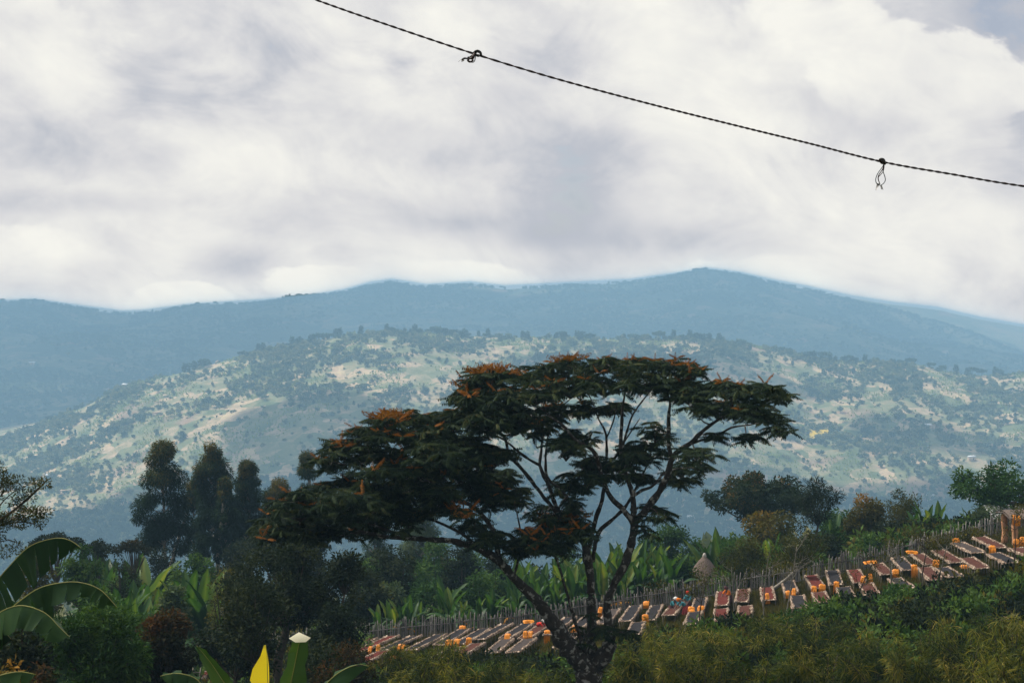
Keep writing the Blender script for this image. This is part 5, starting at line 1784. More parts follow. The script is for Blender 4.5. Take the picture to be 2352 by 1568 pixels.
def banana_leaf(parent, O, spine, Y, wl, wr, dl, dr, seed, mat=None, tint=.35, dy=0.0, torn=.35, label=None, prof=None, ribr=.012, ripple=.02):
    """spine: picture points base->tip; wl/wr half widths (m); dl/dr directions of the two halves"""
    r = np.random.default_rng(seed)
    pts = [P(u, v, Y + dy * i / (len(spine) - 1)) for i, (u, v) in enumerate(spine)]
    pts, _ = resample(pts, [1] * len(pts), .06)
    n = len(pts)
    S_ = np.array([tuple(p) for p in pts])
    t = np.linspace(0, 1, n)
    if prof is None:
        pr = np.sin(np.pi * (0.10 + 0.90 * t) ** .8) ** .55
        pr = np.where(t > .93, pr * (1 - (t - .93) / .07 * .85), pr)
    else:
        pr = np.interp(t, [a for a, b in prof], [b for a, b in prof])
    tang = unit(np.gradient(S_, axis=0))
    m = 5
    Vs, Qs, Ts, off = [], [], [], 0
    for sgn, w, d in ((-1, wl, dl), (1, wr, dr)):
        d = np.array(d, float)
        d = unit(d[None, :] - tang * (tang @ d)[:, None])
        nor = unit(np.cross(tang, d))
        # the blade splits along its veins into strips, each sagging a little differently
        cuts, c_ = [0], 0
        while c_ < n - 1:
            c_ += int(r.integers(2, 5)) if torn > .2 and r.random() < torn + .3 else int(r.integers(5, 11))
            cuts.append(min(c_, n - 1))
        if cuts[-1] != n - 1: cuts.append(n - 1)
        for a_, b_ in zip(cuts[:-1], cuts[1:]):
            if b_ <= a_: continue
            k5 = np.linspace(a_, b_, 4)
            i0 = np.clip(np.floor(k5).astype(int), 0, n - 2)
            fr = (k5 - i0)[:, None]
            lerp = lambda A: A[i0] * (1 - fr) + A[i0 + 1] * fr
            Sx, dx_, nx_, tx_ = lerp(S_), lerp(d), lerp(nor), lerp(tang)
            px_ = (pr[i0] * (1 - fr[:, 0]) + pr[i0 + 1] * fr[:, 0])[:, None]
            gap = .10 * torn * 4 * r.random()
            sagk = .22 + r.normal(0, .22) * torn * 2
            tilt = r.normal(0, .10) * torn * 2
            lenk = 1 - .25 * torn * 2 * r.random()
            cen = (k5 - (a_ + b_) / 2) / max(1e-6, (b_ - a_) / 2)
            ts = tint + r.normal(0, .05)
            half = np.linalg.norm(S_[b_] - S_[a_]) / 2
            rows = []
            for k_ in range(m + 1):
                f = k_ / m
                sag = np.array([0, 0, -1.0]) * (f ** 2) * w * sagk
                pl = 1.6 * ripple * (0.6 * np.sin(k5 * 2.1) + np.where(np.abs(cen) > .9, -.5, .4)) * f
                rows.append(Sx + dx_ * (w * px_ * f * lenk) + nx_ * (pl[:, None] + tilt * w * f * f) + sag * px_ - tx_ * (cen * gap * half * f ** 1.5)[:, None])
                Ts.append(ts + (.10 if k_ == 0 else 0) + .05 * np.sin(k5 * 2.1) + r.normal(0, .02, 4))
            R3 = np.stack(rows, 0)
            idx = off + np.arange((m + 1) * 4).reshape(m + 1, 4)
            Vs.append(R3.reshape(-1, 3))
            Qs.append(np.stack([idx[:-1, :-1], idx[:-1, 1:], idx[1:, 1:], idx[1:, :-1]], -1).reshape(-1, 4))
            off += (m + 1) * 4
    T = np.concatenate(Ts)
    lf = link('leaf', npmesh('leaf', np.vstack(Vs) - O, [np.vstack(Qs)], mat or L_BAN, True, np.clip(T, 0, 1)), parent)
    if label: lf['label'] = label
    mb = MB()
    mb.tube(S_ - O, np.linspace(ribr, ribr * .35, n), 6)
    link('midrib', mb.mesh('midrib', M_RIB, True), lf)
    return lf


def banana(u, Y, label, hstem):
    b = P(u, 1600, Y)
    b.z = gz(b.x, Y)
    root = empty('banana_plant', b, label, 'banana plant')
    mb = MB()
    mb.tube([(0, 0, -.1), (.03, 0, hstem * .4), (0, 0, hstem * .75), (-.02, 0, hstem)], [.20, .17, .13, .07], 10)
    link('stem', mb.mesh('stem', M_STEM, True), root)
    return root, np.array(b)


YB = 26.0
root, O = banana(-75, YB, 'banana plant at the left edge with three broad arching leaves', 4.2)
banana_leaf(root, O, [(-75, 1430), (-40, 1372), (0, 1324), (51, 1268), (85, 1246), (133, 1235), (164, 1242), (186, 1258)], YB, .52, .55, (.35, -.25, -1), (-.3, .8, -.6), 1, dy=-.6, tint=.30)
banana_leaf(root, O, [(-75, 1470), (-30, 1440), (10, 1410), (45, 1380), (90, 1350), (145, 1337), (190, 1338), (232, 1355), (268, 1393)], YB - 1.0, .36, .34, (.15, -.35, -1), (-.1, .9, -.45), 2, dy=-.8, tint=.40, torn=.5)
banana_leaf(root, O, [(-75, 1480), (-40, 1440), (-10, 1412), (25, 1394), (60, 1391), (105, 1408), (135, 1438), (160, 1462)], YB - 1.8, .38, .30, (-.1, -.55, -1), (.2, .9, -.35), 3, dy=-.7, tint=.46, torn=.35)
banana_leaf(root, O, [(-75, 1500), (-50, 1465), (-25, 1440), (0, 1440), (28, 1470)], YB - 1.2, .5, .4, (0, -.4, -1), (.1, .9, -.6), 4, tint=.1)
root, O = banana(-40, YB - 5, 'low banana plant whose single leaf shows at the bottom left corner', 1.6)
banana_leaf(root, O, [(-40, 1590), (-10, 1556), (20, 1545), (50, 1542), (82, 1548)], YB - 5, .2, .16, (.05, -.5, -1), (0, .9, -.3), 5, tint=.5)
root, O = banana(560, YB, 'banana plant at the bottom edge with one yellow leaf and a twisted green leaf', 1.1)
banana_leaf(root, O, [(617, 1640), (615, 1568), (614, 1530), (613, 1500), (610, 1480)], YB, .30, .03, (-1, -.15, 0), (1, .5, 0), 6, mat=L_BANY, tint=.5, torn=0, label='backlit yellow leaf standing upright', prof=[(0, .35), (.35, .55), (.6, 1.0), (.72, .82), (.9, .28), (1, .10)], ripple=.006)
banana_leaf(root, O, [(548, 1650), (528, 1590), (505, 1552), (482, 1518), (462, 1494), (452, 1482)], YB - .6, .17, .20, (-.85, -.5, -.25), (.9, -.5, .25), 7, tint=.62, torn=0, label='twisted green leaf with rolled tip', prof=[(0, .9), (.3, 1), (.6, .9), (.85, .6), (.95, .35), (1, .2)])
banana_leaf(root, O, [(500, 1660), (480, 1600), (455, 1562), (425, 1548), (395, 1546), (368, 1552)], YB - 1, .26, .2, (.1, -.6, -1), (0, .9, .1), 8, tint=.42)
root, O = banana(700, YB - 1, 'banana plant at the bottom edge with an upright green leaf folded at its tip', 1.0)
ul = banana_leaf(root, O, [(662, 1660), (664, 1600), (668, 1568), (677, 1525), (684, 1490), (690, 1462)], YB - 1, .19, .26, (-1, -.3, .1), (1, -.25, .1), 9, tint=.66, torn=.05, label='upright bright green leaf with wavy edges', prof=[(0, .6), (.3, .95), (.55, 1), (.68, .55), (.8, .72), (.95, .62), (1, .5)], ripple=.015)
tipm = MB()
c0 = P(689, 1463, YB - 1.05)
Vt = [c0 + Vector(q) for q in ((-.17, -.02, -.01), (-.02, .03, .075), (.17, -.02, .0), (.10, -.08, -.055), (-.06, -.08, -.06), (0, -.05, .03))]
tipm.raw([np.array(q) - O for q in Vt], None, [(0, 5, 1), (1, 5, 2), (2, 5, 3), (3, 5, 4), (4, 5, 0)], .5)
link('folded_tip', tipm.mesh('folded_tip', L_BANW, True), ul)
banana_leaf(root, O, [(715, 1660), (730, 1610), (748, 1572), (775, 1546), (805, 1530), (830, 1525), (848, 1530)], YB - 1, .26, .14, (-.1, -.5, -1), (0, .9, .2), 10, tint=.36, torn=.1)


# =================================================================== HUT AND BUILDINGS
def m_thatch(kk):
    v = coords(kk)
    mp = kk.node('ShaderNodeMapping')
    kk.l.new(v, mp.inputs[0])
    mp.inputs['Scale'].default_value = (9, 9, 1.2)
    n = kk.noise(mp.outputs[0], 2.0, 6, .7)
    c = kk.ramp(n, [(.3, (.06, .045, .038)), (.5, (.13, .10, .085)), (.7, (.22, .175, .15))])
    return princ(kk, c, .95, .05, bump(kk, n, 1.0, .06))


M_THATCH = material('thatch', m_thatch)
M_MUD = plain('mud_wall', (.30, .17, .10), .95, .1, .35, 3, bumpk=.5)
M_DARKWOOD = plain('dark_wood', (.05, .04, .035), .9, .1, .4, 6)


def cone_rings(mb, rings, sides, r=None, jit=0):
    V = []
    for rad_, z in rings:
        for q in range(sides):
            a = q * 2 * math.pi / sides
            j = 1 + (r.normal(0, jit) if r is not None else 0)
            V.append((rad_ * j * math.cos(a), rad_ * j * math.sin(a), z + (r.normal(0, jit * .6) if r is not None else 0)))
    idx = np.arange(len(rings) * sides).reshape(len(rings), sides)
    Q = np.stack([idx[:-1], np.roll(idx[:-1], -1, 1), np.roll(idx[1:], -1, 1), idx[1:]], -1).reshape(-1, 4)
    mb.raw(V, Q)


hp = P(1618, 1276, 135)
hg = gz(hp.x, 135)
hut = empty('thatched_hut', (hp.x, 135, hg), 'round hut with grey conical thatch roof behind the fence', 'hut')
Hh = hp.z - hg
r = np.random.default_rng(2)
mb = MB(); cone_rings(mb, [(1.5, -.3), (1.5, Hh * .42)], 28)
link('wall', mb.mesh('wall', M_MUD, True), hut)
mb = MB(); cone_rings(mb, [(2.15, Hh * .25), (2.05, Hh * .36), (1.75, Hh * .48), (1.35, Hh * .62), (.95, Hh * .76), (.5, Hh * .90), (.14, Hh * .985), (.02, Hh)], 48, r, .015)
roof = link('roof', mb.mesh('roof', M_THATCH, False), hut)
mb = MB(); cone_rings(mb, [(.14, Hh * .96), (.17, Hh * 1.0), (.10, Hh * 1.05), (.01, Hh * 1.06)], 12)
link('roof_cap', mb.mesh('roof_cap', plain('cap_pale', (.4, .37, .33), .8), True), roof)
mb = MB(); mb.box((0, -1.52, .75), (.7, .08, 1.5))
link('door', mb.mesh('door', M_DARKWOOD), hut)


def m_tin(kk):
    v = coords(kk)
    w = kk.node('ShaderNodeTexWave')
    kk.l.new(v, w.inputs['Vector'])
    w.inputs['Scale'].default_value = 6.0
    n = kk.noise(v, 1.5, 4, .6)
    c = kk.ramp(n, [(.3, (.42, .42, .44)), (.7, (.66, .66, .68))])
    return princ(kk, c, .55, .4, bump(kk, w.outputs['Fac'], .6, .03), .2)


M_TIN = material('tin_roof', m_tin)
bp = P(2352, 1192, 128)
bg_ = gz(bp.x, 128)
bl = empty('tin_roofed_building', (bp.x, 128, bg_), 'long low building with pale tin roof at the right edge', 'building')
eave = bp.z - bg_
ridge = P(2352, 1158, 131).z - bg_
hw = 2.2
mb = MB(); mb.box((1.5, 2.6, eave / 2 - .2), (2 * hw + 3.2, 4.2, eave + .3))
link('wall', mb.mesh('wall', plain('dark_plank_wall', (.055, .045, .04), .9, .1, .4, 5)), bl)
mb = MB()
for q in range(24):          # upright wall boards
    mb2 = MB(); mb2.box((-2.15 + q * .31, .45, eave / 2 - .1), (.24, .06, eave + .1)); link('board', mb2.mesh('board', M_STICK), bl)
mb.raw([(-hw - .25, .1, eave), (hw + 3.6, .1, eave), (hw + 3.6, 2.7, ridge), (-hw - .25, 2.7, ridge), (-hw - .25, 5.3, eave), (hw + 3.6, 5.3, eave),
        (-hw - .25, .1, eave - .06), (hw + 3.6, .1, eave - .06), (hw + 3.6, 2.7, ridge - .06), (-hw - .25, 2.7, ridge - .06)],
       [(0, 1, 2, 3), (3, 2, 5, 4), (6, 9, 8, 7), (0, 6, 7, 1), (0, 3, 9, 6)])
link('roof', mb.mesh('roof', M_TIN), bl)
# open mud-post shelter in front
sp_ = P(2331, 1265, 112)
sg = gz(sp_.x, 112)
sh_ = empty('open_shelter', (sp_.x, 112, sg), 'open shelter with orange mud posts at the right edge', 'shelter')
Hs = P(2331, 1190, 112).z - sg
r = np.random.default_rng(8)
for dx, dy in ((0, 0), (2.6, 0), (0, 2.4), (2.6, 2.4)):
    pts, rs = resample([Vector((dx, dy, -.1)), Vector((dx + .03, dy, Hs * .4)), Vector((dx - .04, dy, Hs * .75)), Vector((dx, dy, Hs))], [.24, .21, .23, .20], .2)
    mb = MB(); mb.tube([p_ + Vector((r.normal(0, .015), 0, 0)) for p_ in pts], rs, 9)
    link('post', mb.mesh('post', plain('mud_orange', (.46, .24, .13), .95, .1, .3, 4), True), sh_)
mb = MB()
V = []
for i_ in range(7):
    for j_ in range(6):
        V.append((-.5 + i_ * .62, -.5 + j_ * .68, Hs + .05 + .35 * math.sin(math.pi * j_ / 5) + r.normal(0, .03)))
idx = np.arange(42).reshape(7, 6)
Qt = np.stack([idx[:-1, :-1], idx[1:, :-1], idx[1:, 1:], idx[:-1, 1:]], -1).reshape(-1, 4)
mb.raw(V, Qt); mb.raw(np.array(V) + np.array([0, 0, -.14]), Qt[:, ::-1])
for q in range(7):
    mb.tube([(-.5 + q * .62, -.5, Hs - .03), (-.5 + q * .62, 1.2, Hs + .25), (-.5 + q * .62, 2.9, Hs - .03)], .04, 5)
link('roof', mb.mesh('roof', M_THATCH), sh_)
o = link('yellow_tarp', TARP[3], None, (sp_.x - .05, 111.55, sg + Hs + .16), (0, .05, -.1), (1.5, 1.3, .6))
tag(o, 'yellow tarp hung over the roof edge of the open shelter', 'tarp')
# glimpse of a second fence with ladder at lower left
lp = P(438, 1490, 92)
lg = gz(lp.x, 92)
lad = empty('ladder', (lp.x, 92, lg), 'rough wooden ladder leaning behind the rust-topped tree', 'ladder')
for sx in (-.22, .22):
    mb = MB(); mb.tube([(sx, 0, -.1), (sx + .25, .5, 2.0)], .03, 6); link('side_pole', mb.mesh('side_pole', M_POLE, True), lad)
for q in range(6):
    f = .12 + q * .15
    mb = MB(); mb.tube([(-.25 + .25 * f, .5 * f, 2.0 * f), (.25 + .25 * f, .5 * f, 2.0 * f)], .022, 5); link('rung', mb.mesh('rung', M_POLE, True), lad)

# ------------------------------------------------------------------ far houses on the slopes
M_ROOFW = plain('far_roof_white', (.78, .78, .78), .6, .3, .1, .3)
M_ROOFT = plain('far_roof_thatch', (.42, .30, .20), .9, .1, .2, .3)
M_WALLF = plain('far_wall', (.62, .46, .34), .9, .1, .15, .3)


def house_kit(w, d, hwall, hroof, rm, cone=False):
    kit = {}
    mb = MB()
    if cone:
        cone_rings(mb, [(w * .42, -1), (w * .42, hwall)], 14)
        kit['wall'] = mb.mesh('wall', M_WALLF)
        mb = MB(); cone_rings(mb, [(w * .62, hwall * .8), (w * .3, hwall + hroof * .55), (.02, hwall + hroof)], 14)
        kit['roof'] = mb.mesh('roof', rm)
    else:
        mb.box((0, 0, hwall / 2 - .5), (w, d, hwall + 1))
        kit['wall'] = mb.mesh('wall', M_WALLF)
        mb = MB(); e = .4
        mb.raw([(-w / 2 - e, -d / 2 - e, hwall), (w / 2 + e, -d / 2 - e, hwall), (w / 2 + e, 0, hwall + hroof), (-w / 2 - e, 0, hwall + hroof), (-w / 2 - e, d / 2 + e, hwall), (w / 2 + e, d / 2 + e, hwall)],
               [(0, 1, 2, 3), (3, 2, 5, 4), (0, 4, 5, 1)], [(0, 3, 4), (1, 5, 2)])
        kit['roof'] = mb.mesh('roof', rm)
    mb = MB(); mb.box((0, (-d / 2 if not cone else -w * .42) - .03, hwall * .42), (.9, .08, hwall * .84))
    kit['door'] = mb.mesh('door', M_DARKWOOD)
    return kit


HK = dict(tin=house_kit(7, 5, 2.6, 1.6, M_ROOFW), hut=house_kit(5.5, 5, 2.0, 3.0, M_ROOFT, True), wide=house_kit(9, 5, 2.6, 1.4, M_ROOFT))


def y_on(fn, u, v, y0, y1):
    """distance at which the land is seen at picture position (u, v)"""
    Ys = np.linspace(y0, y1, 500)
    X = (u - 1176) / 3732 * Ys / (cp + (784 - v) / 3732 * sp)
    z = np.array([P(u, v, 1.0).z]) * Ys
    d = fn(X, Ys) - z
    j = np.where(d > 0)[0]
    return float(Ys[j[0]]) if len(j) else float(y1)


for (px, py, kd, rg, lab) in [
    (500, 1466, 'tin', 'hill', 'white-roofed house alone where the left slope meets the hazy ridge'), (1237, 1350, 'hut', 'hill', 'pointed hut left of two on the top of the sunlit hill'), (1306, 1340, 'hut', 'hill', 'pointed hut right of two on the top of the sunlit hill'),
    (628, 1662, 'wide', 'hill', 'tan-roofed house on the left slope above the eucalyptus'), (128, 1458, 'tin', 'far', 'tiny white-roofed house in the far left fields'), (199, 1911, 'tin', 'hill', 'white-roofed house low on the slope behind the left edge tree'),
    (262, 1974, 'wide', 'hill', 'left of two brown-roofed houses low on the left slope'), (293, 1980, 'hut', 'hill', 'right of two brown-roofed houses low on the left slope'), (2722, 1338, 'tin', 'hill', 'white roof on the crest of the hill above the umbrella tree'),
    (3780, 1412, 'wide', 'far', 'orange-lit house among the dark trees right of the hill crest'), (3887, 1838, 'tin', 'hill', 'white gabled house on the lower right slope'), (3710, 1710, 'tin', 'hill', 'left of two pale roofs midway up the right slope'),
    (3737, 1712, 'wide', 'hill', 'right of two pale roofs midway up the right slope'), (3782, 1729, 'hut', 'hill', 'small brown hut right of the two pale roofs'), (4014, 1358, 'wide', 'far', 'pale house in the sunlit patch at the far right ridge'),
    (3405, 1479, 'hut', 'hill', 'pinkish hut in a bright field at the right of the hill'), (2766, 2079, 'tin', 'hill', 'white roof in the shaded valley right of the umbrella tree'), (3721, 1996, 'tin', 'hill', 'white roof in the valley behind the dense round tree'),
    (1950, 1440, 'hut', 'hill', 'small hut in the tan field above the left canopy'), (870, 1402, 'hut', 'hill', 'small hut at the shoulder of the left slope')]:
    u, v = px / 1.7415, py / 1.7415
    fn_h = hill if rg == 'hill' else far
    Y = y_on(fn_h, u, v, *((1160 * KL, 1770 * KL) if rg == 'hill' else (2050 * KL, 3780 * KL)))
    X = P(u, v, Y).x
    o = empty('far_house', (X, Y, float(fn_h(np.array([X]), np.array([Y]))[0])), lab, 'house', 'houses scattered over the slopes', rng.uniform(-.5, .5))
    s_ = 1.8 if rg == 'hill' else 2.6
    o.scale = (s_, s_, s_)
    for nm in ('wall', 'roof', 'door'):
        link(nm, HK[kd][nm], o)

# one small field of yellow flowers on the right-hand slope
uf, vf = np.meshgrid(np.linspace(1862, 1906, 12), np.linspace(989, 1009, 8))
Vf = []
for a_, b_ in zip(uf.ravel(), vf.ravel()):
    yy = y_on(hill, a_ + 3 * math.sin(b_), b_ + 2 * math.sin(a_ * .3), 2320, 3520)
    xx = (a_ - 1176) / 3732 * yy
    Vf.append((xx, yy, float(hill(np.array([xx]), np.array([yy]))[0]) + 2.2))
idx = np.arange(96).reshape(8, 12)
tag(link('yellow_field', npmesh('yellow_field', np.array(Vf), [np.stack([idx[:-1, :-1], idx[:-1, 1:], idx[1:, 1:], idx[1:, :-1]], -1).reshape(-1, 4)], plain('flower_yellow', (.62, .44, .06), .9, .1, .3, .06), True)), kind='structure')

# ------------------------------------------------------------------ trees one can tell apart along the skylines
def skyline(n, fn, Yc, u0, u1, group, label, s0, s1, dens, seed):
    r = np.random.default_rng(seed)
    c = 0
    while c < n:
        u = r.uniform(u0, u1)
        if r.random() > dens(u): continue
        c += 1
        Y = Yc * KL - abs(r.normal(0, 20))
        X = (u - 1176) / 3732 * Y
        me = SHAPES[('round', 'tall', 'flat', 'tall')[int(r.integers(0, 4))], 'dark']
        o = link('skyline_tree', me, None, (X, Y, float(fn(np.array([X]), np.array([Y]))[0]) - .3), (0, 0, r.random() * 6.28), float(r.uniform(s0, s1)))
        tag(o, label, 'tree', group)


skyline(120, far, YC2, 0, 2100, 'trees along the far ridge skyline', 'tiny tree silhouetted on the crest of the far blue ridge', 8, 15, lambda u: .25 + .75 * (math.sin(u * .013) > .1), 4)
skyline(60, hill, YC, 420, 1150, 'trees along the crest of the sunlit hill', 'small dark tree on the left crest of the sunlit hill', 8, 18, lambda u: .3 + .7 * (math.sin(u * .02) > 0), 5)
skyline(60, hill, YC, 1150, 2352, 'trees along the right crest of the sunlit hill', 'small dark tree on the right crest of the sunlit hill', 8, 19, lambda u: .3 + .7 * (math.sin(u * .02 + 1) > 0), 6)


# =================================================================== PEOPLE
M_SKIN = plain('skin_brown', (.10, .055, .035), .6, .3, .1, 8)


def skinned(name, verts, edges, radii, mat, parent, root=0, sub=1):
    me = bpy.data.meshes.new(name)
    me.from_pydata([tuple(v) for v in verts], edges, [])
    o = link(name, me, parent)
    sk = o.modifiers.new('skin', 'SKIN')
    for i, rr in enumerate(radii):
        me.skin_vertices[0].data[i].radius = (rr, rr) if not isinstance(rr, tuple) else rr
        me.skin_vertices[0].data[i].use_root = (i == root)
    sb = o.modifiers.new('sub', 'SUBSURF'); sb.levels = sb.render_levels = sub
    me.materials.append(mat)
    for p_ in me.polygons: p_.use_smooth = True
    return o


def person(label, u, v_feet, Y, facing, bend, top, skirt, scarf, reach=.6, group='workers at the drying beds', zoff=0.0):
    """standing or bending figure; facing: heading angle; bend: torso angle from upright"""
    b = P(u, v_feet, Y)
    g = float(bedplane(b.x, Y))
    root = empty('person', (b.x, Y, g + zoff), label, 'person', group, facing)
    c_, s_ = math.cos(bend), math.sin(bend)
    def up(d, x=0, y=0):      # point d metres up the spine from the hips, x sideways, y in front
        return (x, -(s_ * d) - y * c_, .92 + c_ * d - y * s_)
    hip = (0, 0, .92)
    V = [hip, up(.18), up(.38), up(.50), up(.58), up(.68, 0, .02), up(.80, 0, .03),                  # spine, neck, head
         (-.10, 0, .86), (-.11, -.05, .48), (-.11, .02, .08), (-.11, -.13, .03),
         (.10, 0, .86), (.11, .03, .48), (.11, .05, .08), (.11, -.10, .03)]
    E = [(0, 1), (1, 2), (2, 3), (3, 4), (4, 5), (5, 6), (0, 7), (7, 8), (8, 9), (9, 10), (0, 11), (11, 12), (12, 13), (13, 14)]
    R_ = [.14, .13, .14, .10, .055, .095, .07, .095, .065, .045, .035, .095, .065, .045, .035]
    arms = []
    for sx in (-1, 1):
        s0 = up(.47, sx * .19)
        el = (sx * .23, s0[1] - .10 - .18 * reach, s0[2] - .24)
        ha = (sx * .16, el[1] - .24 * reach - .02, el[2] - .20 + .25 * (1 - reach) * 0)
        i0 = len(V)
        V += [s0, el, ha, (sx * .145, ha[1] - .07, ha[2] - .04)]
        R_ += [.062, .046, .034, .028]
        E += [(3, i0), (i0, i0 + 1), (i0 + 1, i0 + 2), (i0 + 2, i0 + 3)]
        arms.append((s0, el))
        for f in range(4):            # fingers and thumb
            i1 = len(V)
            V += [(sx * (.115 + .02 * f), ha[1] - .13, ha[2] - .07 - .006 * f)]
            R_ += [.009]
            E += [(i0 + 3, i1)]
        i1 = len(V); V += [(sx * .10, ha[1] - .08, ha[2] - .02)]; R_ += [.010]; E += [(i0 + 2, i1)]
    skinned('body', V, E, R_, M_SKIN, root)
    # blouse with sleeves
    V = [up(.06), up(.22), up(.40), up(.52), arms[0][0], arms[0][1], arms[1][0], arms[1][1]]
    skinned('blouse', V, [(0, 1), (1, 2), (2, 3), (2, 4), (4, 5), (2, 6), (6, 7)], [.165, .155, .165, .09, .085, .062, .085, .062], top, root)
    # skirt
    mb = MB()
    r = np.random.default_rng(int(u))
    rings = []
    for z_, rr in ((.98, .17), (.80, .22), (.55, .25), (.30, .28), (.14, .30)):
        rings.append((rr, z_))
    cone_rings(mb, rings, 18, r, .03)
    link('skirt', mb.mesh('skirt', skirt, True), root)
    # head scarf: a cap swept over crown and nape
    hc = np.array(up(.74, 0, .02))
    mb = MB()
    th = np.linspace(0, 2 * math.pi, 14, endpoint=False)
    rg = []
    for ph in np.linspace(-.35, 1.45, 6):
        rg.append(np.stack([.125 * np.cos(ph) * np.cos(th), .135 * np.cos(ph) * np.sin(th) + .015, .15 * math.sin(ph) + .01 * np.cos(3 * th)], -1))
    Vh = np.concatenate(rg)
    Rb = np.array(Matrix.Rotation(bend, 3, 'X'))
    idx = np.arange(84).reshape(6, 14)
    mb.raw(Vh @ Rb.T + hc, np.stack([idx[:-1], np.roll(idx[:-1], -1, 1), np.roll(idx[1:], -1, 1), idx[1:]], -1).reshape(-1, 4))
    mb.tube([hc + Rb @ np.array([0, .12, -.02]), hc + Rb @ np.array([.02, .17, -.10]), hc + Rb @ np.array([.0, .19, -.2])], [.05, .04, .015], 6)
    link('head_scarf', mb.mesh('head_scarf', scarf, True), root)
    return root


C_ORANGE = plain('cloth_orange', (.62, .16, .015), .8, .1, .2, 9)
C_RED = plain('cloth_red', (.50, .035, .025), .8, .1, .25, 9)
C_TEAL = plain('cloth_teal', (.05, .22, .26), .8, .1, .25, 9)
C_WHITE = plain('cloth_white', (.68, .68, .66), .8, .1, .15, 9)
C_DARKP = plain('cloth_dark_pattern', (.09, .045, .05), .8, .1, .6, 22)
C_REDP = plain('cloth_red_pattern', (.36, .06, .06), .8, .1, .6, 22)
person('worker in teal top and orange head scarf bending over a brown bed', 1575, 1418, 111.5, -1.3, .85, C_TEAL, C_REDP, C_ORANGE)
person('worker in red head scarf standing behind the one in orange scarf', 1582, 1408, 114.5, -.6, .25, C_TEAL, C_DARKP, C_RED)
person('worker in pale head scarf half hidden left of the two by the brown bed', 1541, 1410, 113.5, .8, .6, C_TEAL, C_DARKP, C_WHITE)
person('worker in bright orange clothes leaning over the red bed', 1676, 1390, 114.0, -1.0, .55, C_ORANGE, C_DARKP, C_DARKP)
person('worker in red top and white head scarf stooping beside the leaning limb', 1231, 1470, 115.5, 1.2, 1.05, C_RED, C_DARKP, C_WHITE)

# =================================================================== CABLE
M_WIRE = plain('wire_black', (.012, .013, .015), .55, .4, .3, 40)
M_WIREB = plain('wire_redblack', (.030, .012, .012), .55, .4, .3, 40)
M_WIRET = plain('wire_teal', (.012, .035, .042), .5, .4, .3, 40)
M_PLAST = plain('plastic_scrap', (.55, .54, .54), .5, .3, .2, 60)
YW = 8.0
cab = [(-1500, -1120), (-600, -585), (0, -290), (400, -120), (725, 0), (900, 61), (1095, 126), (1280, 182), (1500, 241), (1700, 291), (1860, 330), (2027, 372), (2190, 401), (2352, 428), (2700, 474), (3300, 520)]
cp_, _ = resample([P(u, v, YW) for u, v in cab], [1] * len(cab), .006)
cab_o = empty('power_cable', P(1500, 241, YW), 'twisted black cable sagging across the sky with two knots', 'cable')
CO = np.array(cab_o.location)
A_ = np.array([tuple(q) for q in cp_]) - CO
tn_ = unit(np.gradient(A_, axis=0))
n1_ = unit(np.cross(tn_, np.array([0, 1.0, 0])))
n2_ = np.cross(tn_, n1_)
ss = np.concatenate([[0], np.cumsum(np.linalg.norm(np.diff(A_, axis=0), axis=1))])
uu = U_of(A_[:, 0] + CO[0], YW)
rate = np.interp(uu, [700, 1060, 1130, 1500, 1900, 2100, 2400], [80, 60, 45, 95, 110, 80, 70])
ph = np.cumsum(rate * np.gradient(ss))
for q, mt in ((0, M_WIRE), (1, M_WIREB)):
    off = (np.cos(ph + q * math.pi)[:, None] * n1_ + np.sin(ph + q * math.pi)[:, None] * n2_) * .0029
    mb = MB(); mb.tube(A_ + off, .0030, 5, cap=False)
    link('strand', mb.mesh('strand', mt, True), cab_o)


def wire(nm, pts, r_, mt, parent, dY=0.0):
    q, rr = resample([P(u, v, YW + d) for u, v, d in pts], [r_] * len(pts), .004)
    mb = MB(); mb.tube(np.array([tuple(x) for x in q]) - CO, rr, 6)
    return link(nm, mb.mesh(nm, mt, True), parent)


def pk(zx, zy, x0, y0, s_, d=0.0):
    return ((x0 + zx * s_) / 1.7415, (y0 + zy * s_) / 1.7415, d)


k1 = lambda a, b, d=0.0: pk(a, b, 1780, 150, 220 / 2300, d)
k2 = lambda a, b, d=0.0: pk(a, b, 3400, 580, 260 / 1853, d)
kn = wire('knot', [k1(1200, 640), k1(1300, 560, -.01), k1(1400, 560, -.012), k1(1500, 640, -.008), k1(1500, 730), k1(1400, 790, .008), k1(1300, 760, .01), k1(1240, 680, .008), k1(1320, 610, -.005), k1(1440, 640, -.01), k1(1530, 740)], .0046, M_WIRE, cab_o)
wire('knot_tail', [k1(1300, 640), k1(1200, 720, -.012), k1(1080, 800, -.016), k1(980, 880, -.012), k1(900, 880), k1(800, 880, .002), k1(720, 930)], .0052, M_WIRE, kn)
wire('knot_tail', [k1(1260, 640), k1(1180, 760, -.02), k1(1120, 860, -.022), k1(1000, 900, -.015), k1(950, 960, -.01), k1(1040, 1030), k1(1120, 1000, .004), k1(1180, 940, .006)], .0050, M_WIREB, kn)
wire('knot_tail', [k1(1280, 700), k1(1270, 800), k1(1255, 930), k1(1220, 1010), k1(1150, 1050), k1(1070, 1030), k1(980, 960)], .0026, M_WIRET, kn)
wire('knot_tail', [k1(1240, 690), k1(1200, 800, -.01), k1(1150, 900, -.012), k1(1050, 850, -.014), k1(960, 850, -.01)], .0056, M_WIRE, kn)
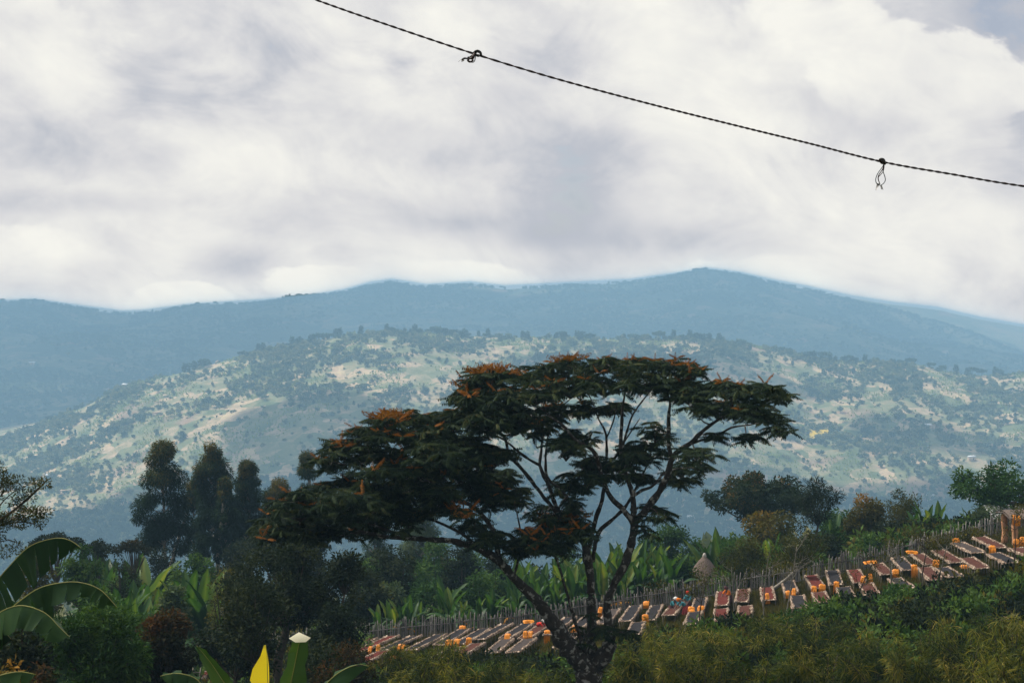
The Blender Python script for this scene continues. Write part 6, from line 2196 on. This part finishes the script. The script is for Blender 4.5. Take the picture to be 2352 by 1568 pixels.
def scrap(pts, parent, dd=.004):
    c = [P(*q[:2], YW + q[2]) for q in pts]
    V = [np.array(q) - CO for q in c] + [np.array(q) - CO + np.array([0, dd * .4, 0]) for q in c]
    n = len(c)
    mb = MB()
    mb.raw(V, [(i, (i + 1) % n, n + (i + 1) % n, n + i) for i in range(n)], [(0, i, i + 1) for i in range(1, n - 1)] + [(n, n + i + 1, n + i) for i in range(1, n - 1)])
    return link('plastic_scrap', mb.mesh('plastic_scrap', M_PLAST), parent)
scrap([k1(690, 920), k1(760, 910, -.003), k1(820, 960), k1(760, 1010, .004), k1(685, 1030)], kn)
wire('plastic_thread', [k1(690, 930), k1(640, 940), k1(600, 990), k1(555, 1015)], .0012, M_PLAST, kn)
kn2 = wire('knot', [k2(850, 425), k2(880, 400, -.008), k2(940, 410, -.010), k2(980, 460, -.006), k2(960, 520), k2(900, 510, .008), k2(860, 450, .008), k2(900, 430, -.006), k2(960, 480, -.01), k2(1000, 545)], .0062, M_WIRE, cab_o)
wire('hanging_loop', [k2(960, 520), k2(945, 590), k2(900, 660), k2(820, 770), k2(760, 880), k2(732, 990), k2(750, 1080), k2(800, 1130), k2(870, 1150), k2(940, 1110), k2(990, 1050), k2(1008, 980), k2(990, 890), k2(955, 790), k2(940, 700), k2(955, 580)], .0021, M_WIRET, kn2)
wire('hanging_loop', [k2(970, 540), k2(950, 640, -.004), k2(900, 740, -.004), k2(830, 840, -.004), k2(800, 940, -.004), k2(820, 1030, -.003), k2(855, 1120)], .0024, M_WIREB, kn2)
wire('hanging_loop', [k2(975, 540, .003), k2(968, 660, .004), k2(940, 760, .004), k2(870, 850, .003), k2(815, 910, .002), k2(808, 980), k2(850, 1110)], .0022, M_WIREB, kn2)
scrap([k2(770, 1090), k2(830, 1100), k2(850, 1140), k2(790, 1220, -.003), k2(745, 1295), k2(730, 1285), k2(750, 1180, .003)], kn2)
scrap([k2(860, 1150), k2(910, 1155, -.003), k2(935, 1220), k2(955, 1290), k2(935, 1270), k2(890, 1265, .003)], kn2)
